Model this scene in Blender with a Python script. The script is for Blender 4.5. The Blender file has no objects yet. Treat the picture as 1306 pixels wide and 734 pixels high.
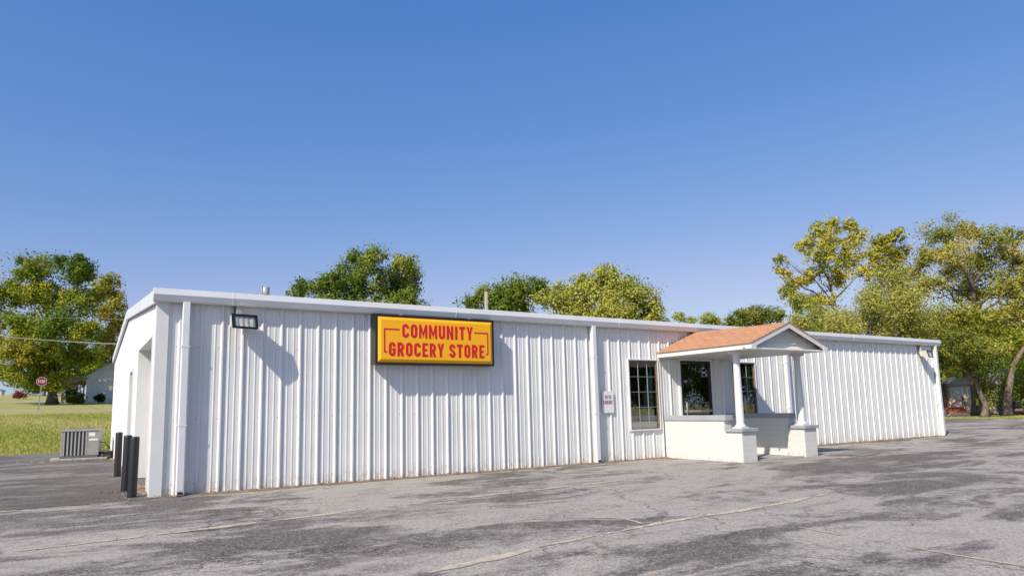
import bpy, math, random
import numpy as np
from mathutils import Vector, Matrix
R = math.radians
scene = bpy.context.scene
COL = scene.collection
rnd = random.Random(7)

# ------------------------------------------------------------------ helpers
class MB:
    """collects faces (with per-face material slot) and links them as ONE mesh object"""
    def __init__(s): s.v=[]; s.f=[]; s.m=[]; s.sm=[]
    def face(s, pts, m=0, smooth=False):
        n=len(s.v); s.v+= [tuple(p) for p in pts]; s.f.append(list(range(n,n+len(pts)))); s.m.append(m); s.sm.append(smooth)
    def box(s, x0,x1,y0,y1,z0,z1,m=0):
        n=len(s.v)
        s.v+=[(x0,y0,z0),(x1,y0,z0),(x1,y1,z0),(x0,y1,z0),(x0,y0,z1),(x1,y0,z1),(x1,y1,z1),(x0,y1,z1)]
        for q in ((0,3,2,1),(4,5,6,7),(0,1,5,4),(1,2,6,5),(2,3,7,6),(3,0,4,7)):
            s.f.append([n+i for i in q]); s.m.append(m); s.sm.append(False)
    def prism(s, poly, axis, a, b, m=0):
        """poly: 2D outline (x,z) swept along y (axis='y'), (y,z) swept along x, or (x,y) swept along z"""
        def P(p,t):
            return {'y':(p[0],t,p[1]),'x':(t,p[0],p[1]),'z':(p[0],p[1],t)}[axis]
        n=len(s.v); k=len(poly)
        s.v+=[P(p,a) for p in poly]+[P(p,b) for p in poly]
        fs=[[n+i for i in range(k)],[n+k+i for i in reversed(range(k))]]
        for i in range(k): j=(i+1)%k; fs.append([n+j,n+i,n+k+i,n+k+j])
        s.f+=fs; s.m+=[m]*len(fs); s.sm+=[False]*len(fs)
    def tube(s, pts, rad, seg=8, m=0, cap=True, smooth=True):
        pts=[Vector(p) for p in pts]; rad=rad if hasattr(rad,'__len__') else [rad]*len(pts)
        n=len(s.v); up=None
        for i,p in enumerate(pts):
            d=(pts[min(i+1,len(pts)-1)]-pts[max(i-1,0)]).normalized()
            if up is None:
                up=Vector((1,0,0)) if abs(d.x)<.8 else Vector((0,1,0))
            a=(up-d*up.dot(d)).normalized(); up=a; b=d.cross(a)
            for k in range(seg):
                t=2*math.pi*k/seg; q=p+(a*math.cos(t)+b*math.sin(t))*rad[i]; s.v.append(tuple(q))
        for i in range(len(pts)-1):
            for k in range(seg):
                j=(k+1)%seg
                s.f.append([n+i*seg+k,n+i*seg+j,n+(i+1)*seg+j,n+(i+1)*seg+k]); s.m.append(m); s.sm.append(smooth)
        if cap:
            s.f.append([n+k for k in reversed(range(seg))]); s.m.append(m); s.sm.append(False)
            e=n+(len(pts)-1)*seg; s.f.append([e+k for k in range(seg)]); s.m.append(m); s.sm.append(False)
    def lathe(s, prof, c=(0,0,0), seg=24, m=0):
        n=len(s.v)
        for r,z in prof:
            for k in range(seg):
                t=2*math.pi*k/seg; s.v.append((c[0]+r*math.cos(t),c[1]+r*math.sin(t),c[2]+z))
        for i in range(len(prof)-1):
            for k in range(seg):
                j=(k+1)%seg; s.f.append([n+i*seg+k,n+i*seg+j,n+(i+1)*seg+j,n+(i+1)*seg+k]); s.m.append(m); s.sm.append(True)
    def build(s, name, mats, parent=None, bevel=0):
        me=bpy.data.meshes.new(name); me.from_pydata(s.v,[],s.f); me.update()
        for m in (mats if isinstance(mats,(list,tuple)) else [mats]): me.materials.append(m)
        me.polygons.foreach_set('material_index',s.m); me.polygons.foreach_set('use_smooth',s.sm)
        o=bpy.data.objects.new(name,me); COL.objects.link(o)
        if parent is not None: o.parent=parent
        if bevel:
            b=o.modifiers.new('bevel','BEVEL'); b.width=bevel; b.segments=2; b.limit_method='ANGLE'; b.angle_limit=R(40)
        return o
def tag(o,label=None,cat=None,group=None,kind=None):
    if label: o['label']=label
    if cat: o['category']=cat
    if group: o['group']=group
    if kind: o['kind']=kind
    return o
def empty(name,loc,rz=0):
    o=bpy.data.objects.new(name,None); COL.objects.link(o); o.location=loc; o.rotation_euler=(0,0,rz); o.empty_display_size=.2
    return o
def copy_tree(o,parent=None):
    c=o.copy(); COL.objects.link(c)
    if parent is not None: c.parent=parent
    for ch in list(o.children): copy_tree(ch,c)
    return c
def box_part(name,parent,mat,*b,bevel=0):
    m=MB(); m.box(*b); return m.build(name,mat,parent,bevel)

# ------------------------------------------------------------------ materials
def newmat(name):
    m=bpy.data.materials.new(name); m.use_nodes=True; nt=m.node_tree
    return m,nt,nt.nodes['Principled BSDF'],nt.nodes['Material Output']
def N(nt,t,**k):
    n=nt.nodes.new(t)
    for a,b in k.items():
        if a in n.inputs: n.inputs[a].default_value=b
        else: setattr(n,a,b)
    return n
def mix(nt,fac,a,b,mode='MIX'):
    n=nt.nodes.new('ShaderNodeMix'); n.data_type='RGBA'; n.blend_type=mode
    for i,x in ((0,fac),(6,a),(7,b)):
        if isinstance(x,(int,float)): n.inputs[i].default_value=x
        elif isinstance(x,tuple): n.inputs[i].default_value=x+(1,) if len(x)==3 else x
        else: nt.links.new(x,n.inputs[i])
    return n.outputs[2]
def math_(nt,op,a,b=0.0,c=None,clamp=False):
    n=nt.nodes.new('ShaderNodeMath'); n.operation=op; n.use_clamp=clamp
    for i,x in ((0,a),(1,b))+(((2,c),) if c is not None else ()):
        if isinstance(x,(int,float)): n.inputs[i].default_value=x
        else: nt.links.new(x,n.inputs[i])
    return n.outputs[0]
def mapr(nt,x,a,b,c=0.,d=1.,smooth=True):
    n=nt.nodes.new('ShaderNodeMapRange'); n.interpolation_type='SMOOTHSTEP' if smooth else 'LINEAR'
    nt.links.new(x,n.inputs[0])
    for i,v in enumerate((a,b,c,d)): n.inputs[i+1].default_value=v
    return n.outputs[0]
def coords(nt,scale=(1,1,1),kind='Object',rot=(0,0,0),loc=(0,0,0)):
    t=nt.nodes.new('ShaderNodeTexCoord'); mp=nt.nodes.new('ShaderNodeMapping')
    mp.inputs['Scale'].default_value=scale; mp.inputs['Rotation'].default_value=rot; mp.inputs['Location'].default_value=loc
    nt.links.new(t.outputs[kind],mp.inputs[0]); return mp.outputs[0]
def noise(nt,vec,scale,detail=4,rough=.55,dist=0.):
    n=N(nt,'ShaderNodeTexNoise',Scale=scale,Detail=detail,Roughness=rough,Distortion=dist); nt.links.new(vec,n.inputs['Vector']); return n.outputs['Fac']
def bump(nt,h,strength,dist,bs):
    b=N(nt,'ShaderNodeBump',Strength=strength,Distance=dist); nt.links.new(h,b.inputs['Height']); nt.links.new(b.outputs[0],bs.inputs['Normal'])
def paint(name,col,rough=.5,var=.06,scale=3.,dirt=None,metal=0.,bumpy=0.):
    m,nt,bs,out=newmat(name); v=coords(nt)
    f=noise(nt,v,scale,5)
    c2=tuple(x*(1-var*2) for x in col)
    c=mix(nt,mapr(nt,f,.3,.7),col,c2)
    if dirt:
        g=noise(nt,coords(nt,(1,1,.35)),9,6,.65)
        c=mix(nt,mapr(nt,g,.56,.78,0,dirt[1]),c,dirt[0])
    nt.links.new(c,bs.inputs['Base Color']); bs.inputs['Roughness'].default_value=rough; bs.inputs['Metallic'].default_value=metal
    if bumpy: bump(nt,noise(nt,v,scale*12,4),bumpy,.01,bs)
    return m
M={}
M['white']=paint('white_trim_paint',(.66,.655,.645),.45,.04,2,((.45,.42,.38),.25))
M['whitewarm']=paint('porch_white_paint',(.66,.645,.61),.5,.03,2,((.55,.5,.44),.2))
M['gutter']=paint('gutter_paint',(.66,.67,.69),.4,.04,1.5,((.42,.40,.38),.3))
M['graycap']=paint('gray_cap_paint',(.34,.355,.38),.6,.06,4)
M['black']=paint('black_frame',(.012,.012,.013),.35,.1,4)
M['bronze']=paint('dark_bronze_frame',(.05,.045,.04),.45,.1,5)
M['wooddark']=paint('weathered_brown_trim',(.20,.15,.115),.8,.15,8)
M['greymetal']=paint('grey_cabinet_metal',(.27,.265,.25),.5,.06,6,((.16,.13,.1),.3))
M['greydark']=paint('dark_coil_metal',(.10,.10,.098),.6,.1,10)
M['bollard']=paint('black_bollard_paint',(.009,.009,.011),.5,.15,8,((.10,.095,.09),.35))
M['concrete']=paint('concrete',(.36,.345,.32),.9,.12,5,((.22,.19,.15),.4),bumpy=.3)
M['yellow']=paint('yellow_sign_plastic',(.90,.43,.008),.35,.015,1)
M['red']=paint('red_letter_vinyl',(.62,.008,.02),.4,.04,4)
M['stopred']=paint('stop_sign_red',(.30,.012,.02),.5,.03,4)
M['signwhite']=paint('sign_white',(.74,.74,.74),.4,.02,4)
M['galv']=paint('galvanised_steel',(.42,.42,.41),.5,.08,8,metal=.3)
M['cream']=paint('cream_housing',(.55,.52,.45),.5,.06,8)
M['wood']=paint('weathered_pole_wood',(.33,.30,.26),.9,.12,6,bumpy=.3)
M['rust']=paint('rust_brown_wood',(.30,.085,.035),.7,.12,6)
M['roofgrey']=paint('grey_shingles',(.32,.31,.30),.9,.12,8)
M['cable']=paint('cable_jacket',(.22,.22,.21),.6,.03,2)
M['blackrubber']=paint('black_rubber',(.02,.02,.02),.8,.05,4)
M['mowerred']=paint('faded_red_paint',(.38,.05,.04),.45,.06,5)
M['curtain']=paint('pale_curtain_cloth',(.42,.50,.47),.95,.05,5)
M['bluetarp']=paint('blue_plastic',(.02,.10,.35),.4,.05,5)
M['soil']=paint('dirt',(.25,.18,.115),.95,.2,6,((.12,.08,.05),.6),bumpy=.5)
M['pink']=paint('pinkish_house_paint',(.62,.48,.41),.8,.06,4)
M['label']=paint('pale_sticker',(.62,.65,.6),.5,.03,6)

def panel_mat():
    m,nt,bs,out=newmat('white_ribbed_steel'); v=coords(nt)
    a=noise(nt,v,1.3,4); b=noise(nt,coords(nt,(6,6,.25)),3,5,.6)
    base=mix(nt,mapr(nt,a,.3,.7),(.70,.695,.68),(.64,.64,.635))
    base=mix(nt,mapr(nt,b,.55,.8,0,.35),base,(.50,.49,.48))
    sx=N(nt,'ShaderNodeSeparateXYZ'); nt.links.new(v,sx.inputs[0])
    low=mapr(nt,sx.outputs['Z'],.0,.30,1,0)
    dn=noise(nt,coords(nt,(2,2,1)),7,6,.7)
    base=mix(nt,math_(nt,'MULTIPLY',low,mapr(nt,dn,.4,.68,0,.75)),base,(.38,.29,.22))
    # fastener heads along the girts
    fx=math_(nt,'ABSOLUTE',math_(nt,'SUBTRACT',math_(nt,'FRACT',math_(nt,'MULTIPLY',math_(nt,'SUBTRACT',sx.outputs['X'],.910-.040-.1526),1/.3052)),.5))
    fx=math_(nt,'MULTIPLY',fx,.3052); dot=None
    for z in (.16,1.12,2.22,2.78):
        dz=math_(nt,'SUBTRACT',sx.outputs['Z'],z); d=math_(nt,'SQRT',math_(nt,'ADD',math_(nt,'MULTIPLY',fx,fx),math_(nt,'MULTIPLY',dz,dz)))
        e=mapr(nt,d,.007,.012,.75,0); dot=e if dot is None else math_(nt,'MAXIMUM',dot,e)
    base=mix(nt,dot,base,(.22,.21,.20))
    st=noise(nt,coords(nt,(14,14,.5)),2.2,5,.7); base=mix(nt,math_(nt,'MULTIPLY',mapr(nt,st,.60,.76,0,.5),mapr(nt,sx.outputs['Z'],2.9,1.2,.3,1)),base,(.44,.37,.31))
    nt.links.new(base,bs.inputs['Base Color']); bs.inputs['Roughness'].default_value=.38
    bump(nt,noise(nt,coords(nt,(1,1,.45)),3.5,3),.22,.03,bs)
    return m
M['panel']=panel_mat()

def block_mat():
    m,nt,bs,out=newmat('painted_block_wall')
    t=nt.nodes.new('ShaderNodeTexCoord'); sx=N(nt,'ShaderNodeSeparateXYZ'); nt.links.new(t.outputs['Object'],sx.inputs[0])
    cb=N(nt,'ShaderNodeCombineXYZ'); nt.links.new(math_(nt,'ADD',sx.outputs['X'],sx.outputs['Y']),cb.inputs[0]); nt.links.new(sx.outputs['Z'],cb.inputs[1])
    br=N(nt,'ShaderNodeTexBrick',Scale=1.0); br.inputs['Mortar Size'].default_value=.006; br.inputs['Mortar Smooth'].default_value=.3
    br.inputs['Brick Width'].default_value=.41; br.inputs['Row Height'].default_value=.112; nt.links.new(cb.outputs[0],br.inputs['Vector'])
    d=noise(nt,t.outputs['Object'],7,5,.6)
    c=mix(nt,mapr(nt,d,.5,.8,0,.4),(.62,.605,.57),(.52,.49,.44))
    low=mapr(nt,sx.outputs['Z'],.0,.16,1,0); c=mix(nt,math_(nt,'MULTIPLY',low,mapr(nt,noise(nt,t.outputs['Object'],14,6,.7),.42,.66,0,.6)),c,(.36,.31,.25))
    c=mix(nt,math_(nt,'MULTIPLY',br.outputs['Fac'],.22),c,(.36,.34,.31))
    nt.links.new(c,bs.inputs['Base Color']); bs.inputs['Roughness'].default_value=.6
    h=math_(nt,'SUBTRACT',math_(nt,'MULTIPLY',noise(nt,t.outputs['Object'],40,4),.25),br.outputs['Fac'])
    bump(nt,h,.4,.006,bs); return m
M['block']=block_mat()

def shingle_mat():
    m,nt,bs,out=newmat('terracotta_shingles')
    t=nt.nodes.new('ShaderNodeTexCoord'); sx=N(nt,'ShaderNodeSeparateXYZ'); nt.links.new(t.outputs['Object'],sx.inputs[0])
    cb=N(nt,'ShaderNodeCombineXYZ'); nt.links.new(sx.outputs['Y'],cb.inputs[0]); nt.links.new(sx.outputs['X'],cb.inputs[1])
    br=N(nt,'ShaderNodeTexBrick',Scale=1.0); br.inputs['Mortar Size'].default_value=.006; br.inputs['Brick Width'].default_value=.28; br.inputs['Row Height'].default_value=.125
    br.inputs['Color1'].default_value=(.49,.26,.14,1); br.inputs['Color2'].default_value=(.41,.20,.105,1); br.inputs['Mortar'].default_value=(.22,.085,.05,1); br.inputs['Bias'].default_value=-.2
    nt.links.new(cb.outputs[0],br.inputs['Vector'])
    c=mix(nt,mapr(nt,noise(nt,t.outputs['Object'],5,5,.6),.45,.75,0,.6),br.outputs['Color'],(.54,.29,.18))
    c=mix(nt,mapr(nt,noise(nt,t.outputs['Object'],90,2),.4,.7,0,.35),c,(.30,.12,.07))
    nt.links.new(c,bs.inputs['Base Color']); bs.inputs['Roughness'].default_value=.9
    bump(nt,math_(nt,'SUBTRACT',math_(nt,'MULTIPLY',noise(nt,t.outputs['Object'],70,3),.4),br.outputs['Fac']),.6,.01,bs); return m
M['shingle']=shingle_mat()

def asphalt(name,light,mid,dark,bias,seed):
    m,nt,bs,out=newmat(name)
    v=coords(nt,loc=(seed*3.1,seed*1.7,0))
    # weathered, broad light and dark areas
    big=noise(nt,v,.28,5,.62,.6)
    med=noise(nt,coords(nt,(.55,1.5,1),loc=(seed,0,0),rot=(0,0,.07)),.9,6,.68,.8)
    sm=noise(nt,v,4.5,6,.7)
    f=math_(nt,'ADD',math_(nt,'ADD',math_(nt,'MULTIPLY',big,.75),math_(nt,'MULTIPLY',med,.95)),math_(nt,'MULTIPLY',sm,.25))
    f=mapr(nt,f,.89+bias,1.05+bias)
    c=mix(nt,f,dark,light)
    c=mix(nt,mapr(nt,noise(nt,v,.9,5,.6,1.2),.55,.68,0,.55),c,mid)
    # warm dust drifts
    c=mix(nt,mapr(nt,noise(nt,coords(nt,(.4,1.2,1),loc=(4+seed,2,0)),.7,6,.7),.58,.76,0,.38),c,(.30,.25,.19))
    dk=noise(nt,coords(nt,(.5,1.,1),loc=(9+seed,3,0),rot=(0,0,.25)),.33,7,.66,.9)
    c=mix(nt,mapr(nt,dk,.55,.64,0,.56),c,dark)
    sk=noise(nt,coords(nt,(.16,3.2,1),loc=(2,seed,0),rot=(0,0,.10)),1.1,5,.62)
    c=mix(nt,mapr(nt,sk,.57,.72,0,.38),c,tuple(x*1.25 for x in dark)); c=mix(nt,mapr(nt,sk,.30,.42,.4,0),c,tuple(min(1,x*1.12) for x in light))
    # aggregate: pale and dark stones
    g=N(nt,'ShaderNodeTexVoronoi',Scale=70.); nt.links.new(v,g.inputs['Vector'])
    sep=N(nt,'ShaderNodeSeparateColor'); nt.links.new(g.outputs['Color'],sep.inputs[0])
    c=mix(nt,mapr(nt,sep.outputs[0],.62,.95,0,.42),c,tuple(min(1,x*1.5) for x in light))
    c=mix(nt,mapr(nt,sep.outputs[1],.6,.95,0,.45),c,tuple(x*.55 for x in dark))
    g2=noise(nt,v,26,5,.75)
    c=mix(nt,mapr(nt,g2,.52,.72,0,.40),c,tuple(x*.75 for x in dark)); c=mix(nt,mapr(nt,g2,.30,.46,.3,0),c,tuple(min(1,x*1.35) for x in light))
    # cracks
    wv=nt.nodes.new('ShaderNodeVectorMath'); wv.operation='ADD'
    wn=N(nt,'ShaderNodeTexNoise',Scale=1.4,Detail=6.,Roughness=.65); nt.links.new(v,wn.inputs['Vector'])
    ws=nt.nodes.new('ShaderNodeVectorMath'); ws.operation='SCALE'; ws.inputs['Scale'].default_value=1.1; nt.links.new(wn.outputs['Color'],ws.inputs[0])
    nt.links.new(v,wv.inputs[0]); nt.links.new(ws.outputs[0],wv.inputs[1])
    cr=None
    for sc,w,k in ((.42,.010,.62),(1.15,.011,.42)):
        vo=N(nt,'ShaderNodeTexVoronoi',Scale=sc); vo.feature='DISTANCE_TO_EDGE'; nt.links.new(wv.outputs[0],vo.inputs['Vector'])
        e=mapr(nt,vo.outputs['Distance'],w*.25,w,k,0)
        gate=mapr(nt,noise(nt,v,.35,3),.42,.60)
        e=math_(nt,'MULTIPLY',e,gate)
        cr=e if cr is None else math_(nt,'MAXIMUM',cr,e)
    c=mix(nt,cr,c,(.035,.033,.031))
    nt.links.new(c,bs.inputs['Base Color']); bs.inputs['Roughness'].default_value=.92; bs.inputs['Specular IOR Level'].default_value=.2
    h=math_(nt,'SUBTRACT',math_(nt,'ADD',math_(nt,'MULTIPLY',g2,.8),math_(nt,'MULTIPLY',sep.outputs[0],.4)),math_(nt,'MULTIPLY',cr,1.5))
    bump(nt,h,.55,.012,bs); return m
M['asphalt']=asphalt('weathered_asphalt',(.355,.325,.293),(.225,.205,.185),(.105,.096,.088),.0,1)
M['apron']=asphalt('dark_asphalt',(.215,.20,.185),(.155,.145,.135),(.085,.078,.073),.03,5)

def grass_mat(name,a,b,c3):
    m,nt,bs,out=newmat(name); v=coords(nt)
    f=noise(nt,v,.16,5,.6); g=noise(nt,coords(nt,(.7,1.6,1)),1.3,6,.7)
    c=mix(nt,mapr(nt,f,.36,.64),a,b); c=mix(nt,mapr(nt,g,.42,.66,0,.85),c,c3)
    c=mix(nt,mapr(nt,noise(nt,v,14,4,.7),.4,.62,0,.5),c,tuple(x*.5 for x in a))
    nt.links.new(c,bs.inputs['Base Color']); bs.inputs['Roughness'].default_value=.95
    bump(nt,noise(nt,v,9,5,.7),.8,.12,bs); return m
M['ground']=grass_mat('grassy_ground',(.29,.31,.055),(.38,.35,.10),(.47,.39,.20))
M['path']=paint('worn_pale_path',(.40,.34,.24),.95,.15,2,((.2,.2,.08),.5))

def leaf_mat(name,cols,tr=.38):
    m,nt,bs,out=newmat(name)
    at=N(nt,'ShaderNodeAttribute',attribute_name='tint'); 
    cr=nt.nodes.new('ShaderNodeValToRGB'); el=cr.color_ramp.elements
    while len(el)<len(cols): el.new(.5)
    for i,c in enumerate(cols): el[i].position=i/(len(cols)-1); el[i].color=c+(1,)
    nt.links.new(at.outputs['Fac'],cr.inputs[0])
    nt.links.new(cr.outputs[0],bs.inputs['Base Color']); bs.inputs['Roughness'].default_value=.6; bs.inputs['Specular IOR Level'].default_value=.12
    t=N(nt,'ShaderNodeBsdfTranslucent'); nt.links.new(mix(nt,.5,cr.outputs[0],(.22,.24,.03),'MIX'),t.inputs[0])
    ms=N(nt,'ShaderNodeMixShader'); ms.inputs[0].default_value=tr*.72
    nt.links.new(bs.outputs[0],ms.inputs[1]); nt.links.new(t.outputs[0],ms.inputs[2]); nt.links.new(ms.outputs[0],out.inputs[0]); return m
def bark_mat(name,a,b):
    m,nt,bs,out=newmat(name)
    f=noise(nt,coords(nt,(5,5,.9)),2.2,6,.7)
    nt.links.new(mix(nt,mapr(nt,f,.35,.65),a,b),bs.inputs['Base Color']); bs.inputs['Roughness'].default_value=.9
    bump(nt,f,.9,.05,bs); return m
M['bark']=bark_mat('grey_brown_bark',(.055,.042,.032),(.17,.135,.105))
M['barkpale']=bark_mat('pale_bark',(.09,.066,.052),(.23,.175,.135))

def glass_mat(name,tint,refl):
    m,nt,bs,out=newmat(name)
    t=N(nt,'ShaderNodeBsdfTransparent'); t.inputs[0].default_value=tint+(1,)
    g=N(nt,'ShaderNodeBsdfGlossy'); g.inputs['Roughness'].default_value=.004
    bu=N(nt,'ShaderNodeBump',Strength=.02,Distance=.05); nt.links.new(noise(nt,coords(nt),1.6,2),bu.inputs['Height']); nt.links.new(bu.outputs[0],g.inputs['Normal'])
    fr=N(nt,'ShaderNodeFresnel',IOR=1.5); f=math_(nt,'ADD',math_(nt,'MULTIPLY',fr.outputs[0],1.6),refl,clamp=True)
    ms=N(nt,'ShaderNodeMixShader'); nt.links.new(f,ms.inputs[0]); nt.links.new(t.outputs[0],ms.inputs[1]); nt.links.new(g.outputs[0],ms.inputs[2]); nt.links.new(ms.outputs[0],out.inputs[0]); return m
M['glass']=glass_mat('window_glass',(.78,.84,.80),.20)
M['lens']=paint('light_lens',(.50,.50,.45),.15,.15,14)

# ------------------------------------------------------------------ stroke lettering (condensed gothic)
def ribbon(path,w,closed=False):
    n=len(path); L=[];Rr=[]
    for i in range(n):
        p=Vector(path[i]); a=Vector(path[i-1]) if (i>0 or closed) else None; b=Vector(path[(i+1)%n]) if (i<n-1 or closed) else None
        d1=(p-a).normalized() if a is not None else None; d2=(b-p).normalized() if b is not None else None
        if d1 is None: d1=d2
        if d2 is None: d2=d1
        n1=Vector((-d1.y,d1.x)); n2=Vector((-d2.y,d2.x)); q=(n1+n2)
        q=q/max(.25,q.dot(n1)) if q.length>1e-6 else n1
        L.append(p+q*w/2); Rr.append(p-q*w/2)
    qs=[]
    for i in range(n if closed else n-1):
        j=(i+1)%n; qs.append([tuple(L[i]),tuple(Rr[i]),tuple(Rr[j]),tuple(L[j])])
    return qs
def arc(cx,cy,rx,ry,a0,a1,k=6):
    return [(cx+rx*math.cos(R(a0+(a1-a0)*i/k)),cy+ry*math.sin(R(a0+(a1-a0)*i/k))) for i in range(k+1)]
def glyph(ch,w,h,t):
    """quads/polygons of one capital in a w x h cell, stroke t"""
    e=t/2; r=w/2-e; c=w/2
    if ch=='O': return ribbon(arc(c,h-e-r,r,r,0,180)+arc(c,e+r,r,r,180,360),t,True)
    if ch in 'CG':
        p=[(w-e,h*.68)]+arc(c,h-e-r,r,r,0,180)+arc(c,e+r,r,r,180,360)
        if ch=='C': return ribbon(p+[(w-e,h*.32)],t)
        return ribbon(p+[(w-e,h*.47),(w*.52,h*.47)],t)
    if ch=='U': return ribbon([(e,h)]+arc(c,e+r,r,r,180,360)+[(w-e,h)],t)
    if ch=='S':
        m=h/2; ry=min(r,(m-e)/2*1.0)
        return ribbon([(w-e,h*.70)]+arc(c,h-e-r*.9,r,r*.9,0,180)+[(e,h*.66),(e+.12*w,h*.58),(w-e-.12*w,h*.42),(w-e,h*.34)]+arc(c,e+r*.9,r,r*.9,0,-180)+[(e,h*.30)],t)
    if ch=='I': return [[(c-e,0),(c+e,0),(c+e,h),(c-e,h)]]
    if ch=='T': return [[(c-e,0),(c+e,0),(c+e,h-t),(c-e,h-t)],[(0,h-t),(w,h-t),(w,h),(0,h)]]
    if ch=='E': return [[(0,0),(t,0),(t,h),(0,h)]]+[[(t,y),(w,y),(w,y+t*.9),(t,y+t*.9)] for y in (0,h-t*.9)]+[[(t,h*.5-t*.42),(w*.86,h*.5-t*.42),(w*.86,h*.5+t*.42),(t,h*.5+t*.42)]]
    if ch=='N': return [[(0,0),(t,0),(t,h),(0,h)],[(w-t,0),(w,0),(w,h),(w-t,h)],[(t,h),(t,h*.66),(w-t,0),(w-t,h*.34)]]
    if ch=='M': return [[(0,0),(t*.85,0),(t*.85,h),(0,h)],[(w-t*.85,0),(w,0),(w,h),(w-t*.85,h)],[(t*.85,h),(t*.85,h*.6),(c,0.05*h),(c,h*.42)],[(w-t*.85,h),(c,h*.42),(c,h*.05),(w-t*.85,h*.6)]]
    if ch=='Y': return [[(c-e,0),(c+e,0),(c+e,h*.42),(c-e,h*.42)],[(c-e,h*.42),(c,h*.42),(c,h*.56),(t*.95,h),(0,h)],[(c,h*.42),(c+e,h*.42),(w,h),(w-t*.95,h),(c,h*.56)]]
    if ch in 'RP':
        y1=h-e; y0=h*.46; ry=(y1-y0)/2
        q=[[(0,0),(t,0),(t,h),(0,h)]]+ribbon([(t,y1)]+arc(w-e-ry*.8,(y0+y1)/2,ry*.8,ry,90,-90)+[(t,y0)],t)
        if ch=='R': q.append([(w*.42,y0-e),(w*.42+t,y0-e),(w,0),(w-t*1.05,0)])
        return q
    if ch=='A': return [[(0,0),(t,0),(c,h*.72),(c,h),(c-e,h)],[(w,0),(c+e,h),(c,h),(c,h*.72),(w-t,0)],[(w*.33,h*.2),(w*.67,h*.2),(w*.62,h*.34),(w*.38,h*.34)]]
    if ch=='K': return [[(0,0),(t,0),(t,h),(0,h)],[(t,h*.40),(t,h*.62),(w-t,h),(w,h)],[(t+.12*w,h*.5),(t+.26*w,h*.64),(w,0),(w-t,0)]]
    return []
def lettering(mb,text,x,z,h,w,gap,t,y,dep=.006,widths={}):
    """letters on a plane y=const facing -y; returns end x"""
    for ch in text:
        ww=w*widths.get(ch,1)
        if ch==' ': x+=ww; continue
        for k,q in enumerate(glyph(ch,ww,h,t)):
            a=sum(q[i][0]*q[(i+1)%len(q)][1]-q[(i+1)%len(q)][0]*q[i][1] for i in range(len(q)))
            if a<0: q=q[::-1]
            yy=y-dep-(.0004*k if ch in 'AK' else 0)
            mb.face([(x+px,yy,z+pz) for px,pz in q])
            for i in range(len(q)):
                p0=q[i];p1=q[(i+1)%len(q)]
                mb.face([(x+p0[0],yy,z+p0[1]),(x+p0[0],y-.0004,z+p0[1]),(x+p1[0],y-.0004,z+p1[1]),(x+p1[0],yy,z+p1[1])])
        x+=ww+gap
    return x-gap
# ------------------------------------------------------------------ camera, sun, sky
def make_camera():
    yaw,pitch,roll=0.557624577,0.131611340,-0.0218319727
    cy,sy,cp,sp=math.cos(yaw),math.sin(yaw),math.cos(pitch),math.sin(pitch)
    f=Vector((sy*cp,cy*cp,sp)); r=Vector((cy,-sy,0)); u=r.cross(f)
    c,s=math.cos(roll),math.sin(roll); r2=r*c+u*s; u2=-r*s+u*c
    cam=bpy.data.cameras.new('camera'); o=bpy.data.objects.new('camera',cam); COL.objects.link(o)
    m=Matrix((r2,u2,-f)).transposed().to_4x4(); m.translation=Vector((-1.00691791,-11.3416245,1.18444853)); o.matrix_world=m
    cam.sensor_fit='HORIZONTAL'; cam.sensor_width=36; cam.lens=865.794923/1306*36
    cam.shift_x=15.8244/1306; cam.shift_y=38.6024/1306; cam.clip_start=.05; cam.clip_end=3000
    scene.camera=o
make_camera()
SUN=Vector((2.28,1.0,-2.13)).normalized()      # direction the light travels
def make_light():
    l=bpy.data.lights.new('sun','SUN'); l.energy=4.4; l.angle=R(.53); l.color=(1.0,.91,.77)
    o=bpy.data.objects.new('sun',l); COL.objects.link(o); o.rotation_euler=SUN.to_track_quat('-Z','Y').to_euler(); o.location=(-30,-20,40)
    w=bpy.data.worlds.new('World'); scene.world=w; w.use_nodes=True; nt=w.node_tree
    sky=nt.nodes.new('ShaderNodeTexSky'); sky.sky_type='NISHITA'; sky.sun_disc=False
    d=-SUN; sky.sun_elevation=math.asin(d.z); sky.sun_rotation=math.atan2(d.x,d.y)
    sky.altitude=200; sky.air_density=1.0; sky.dust_density=1.0; sky.ozone_density=3.0
    hs=nt.nodes.new('ShaderNodeHueSaturation'); hs.inputs['Saturation'].default_value=1.12; hs.inputs['Hue'].default_value=.507; nt.links.new(sky.outputs[0],hs.inputs['Color'])
    sp=nt.nodes.new('ShaderNodeSeparateColor'); nt.links.new(hs.outputs[0],sp.inputs[0]); cb=nt.nodes.new('ShaderNodeCombineColor')
    q=[math_(nt,'MULTIPLY',math_(nt,'POWER',sp.outputs[i],p),c) for i,(p,c) in enumerate(((1.20,.88),(.75,1.115),(.45,2.12)))]
    q[0]=math_(nt,'MINIMUM',q[0],math_(nt,'MULTIPLY',q[1],.80)); q[2]=math_(nt,'MAXIMUM',q[2],math_(nt,'MULTIPLY',q[1],1.30))
    ex=math_(nt,'MULTIPLY',math_(nt,'MAXIMUM',math_(nt,'SUBTRACT',sp.outputs[1],6.0),0.0),1.2)   # the bright side of the sky, towards the sun
    for i,k in enumerate((.62,.88,1.3)): nt.links.new(math_(nt,'MULTIPLY_ADD',ex,k,q[i]),cb.inputs[i])
    bg=nt.nodes['Background']; nt.links.new(cb.outputs[0],bg.inputs[0]); bg.inputs[1].default_value=.125
make_light()
vs=scene.view_settings; scene.display_settings.display_device='sRGB'
vs.view_transform='Standard'; vs.look='None'; vs.gamma=1; vs.exposure=.41; vs.use_curve_mapping=False
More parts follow.
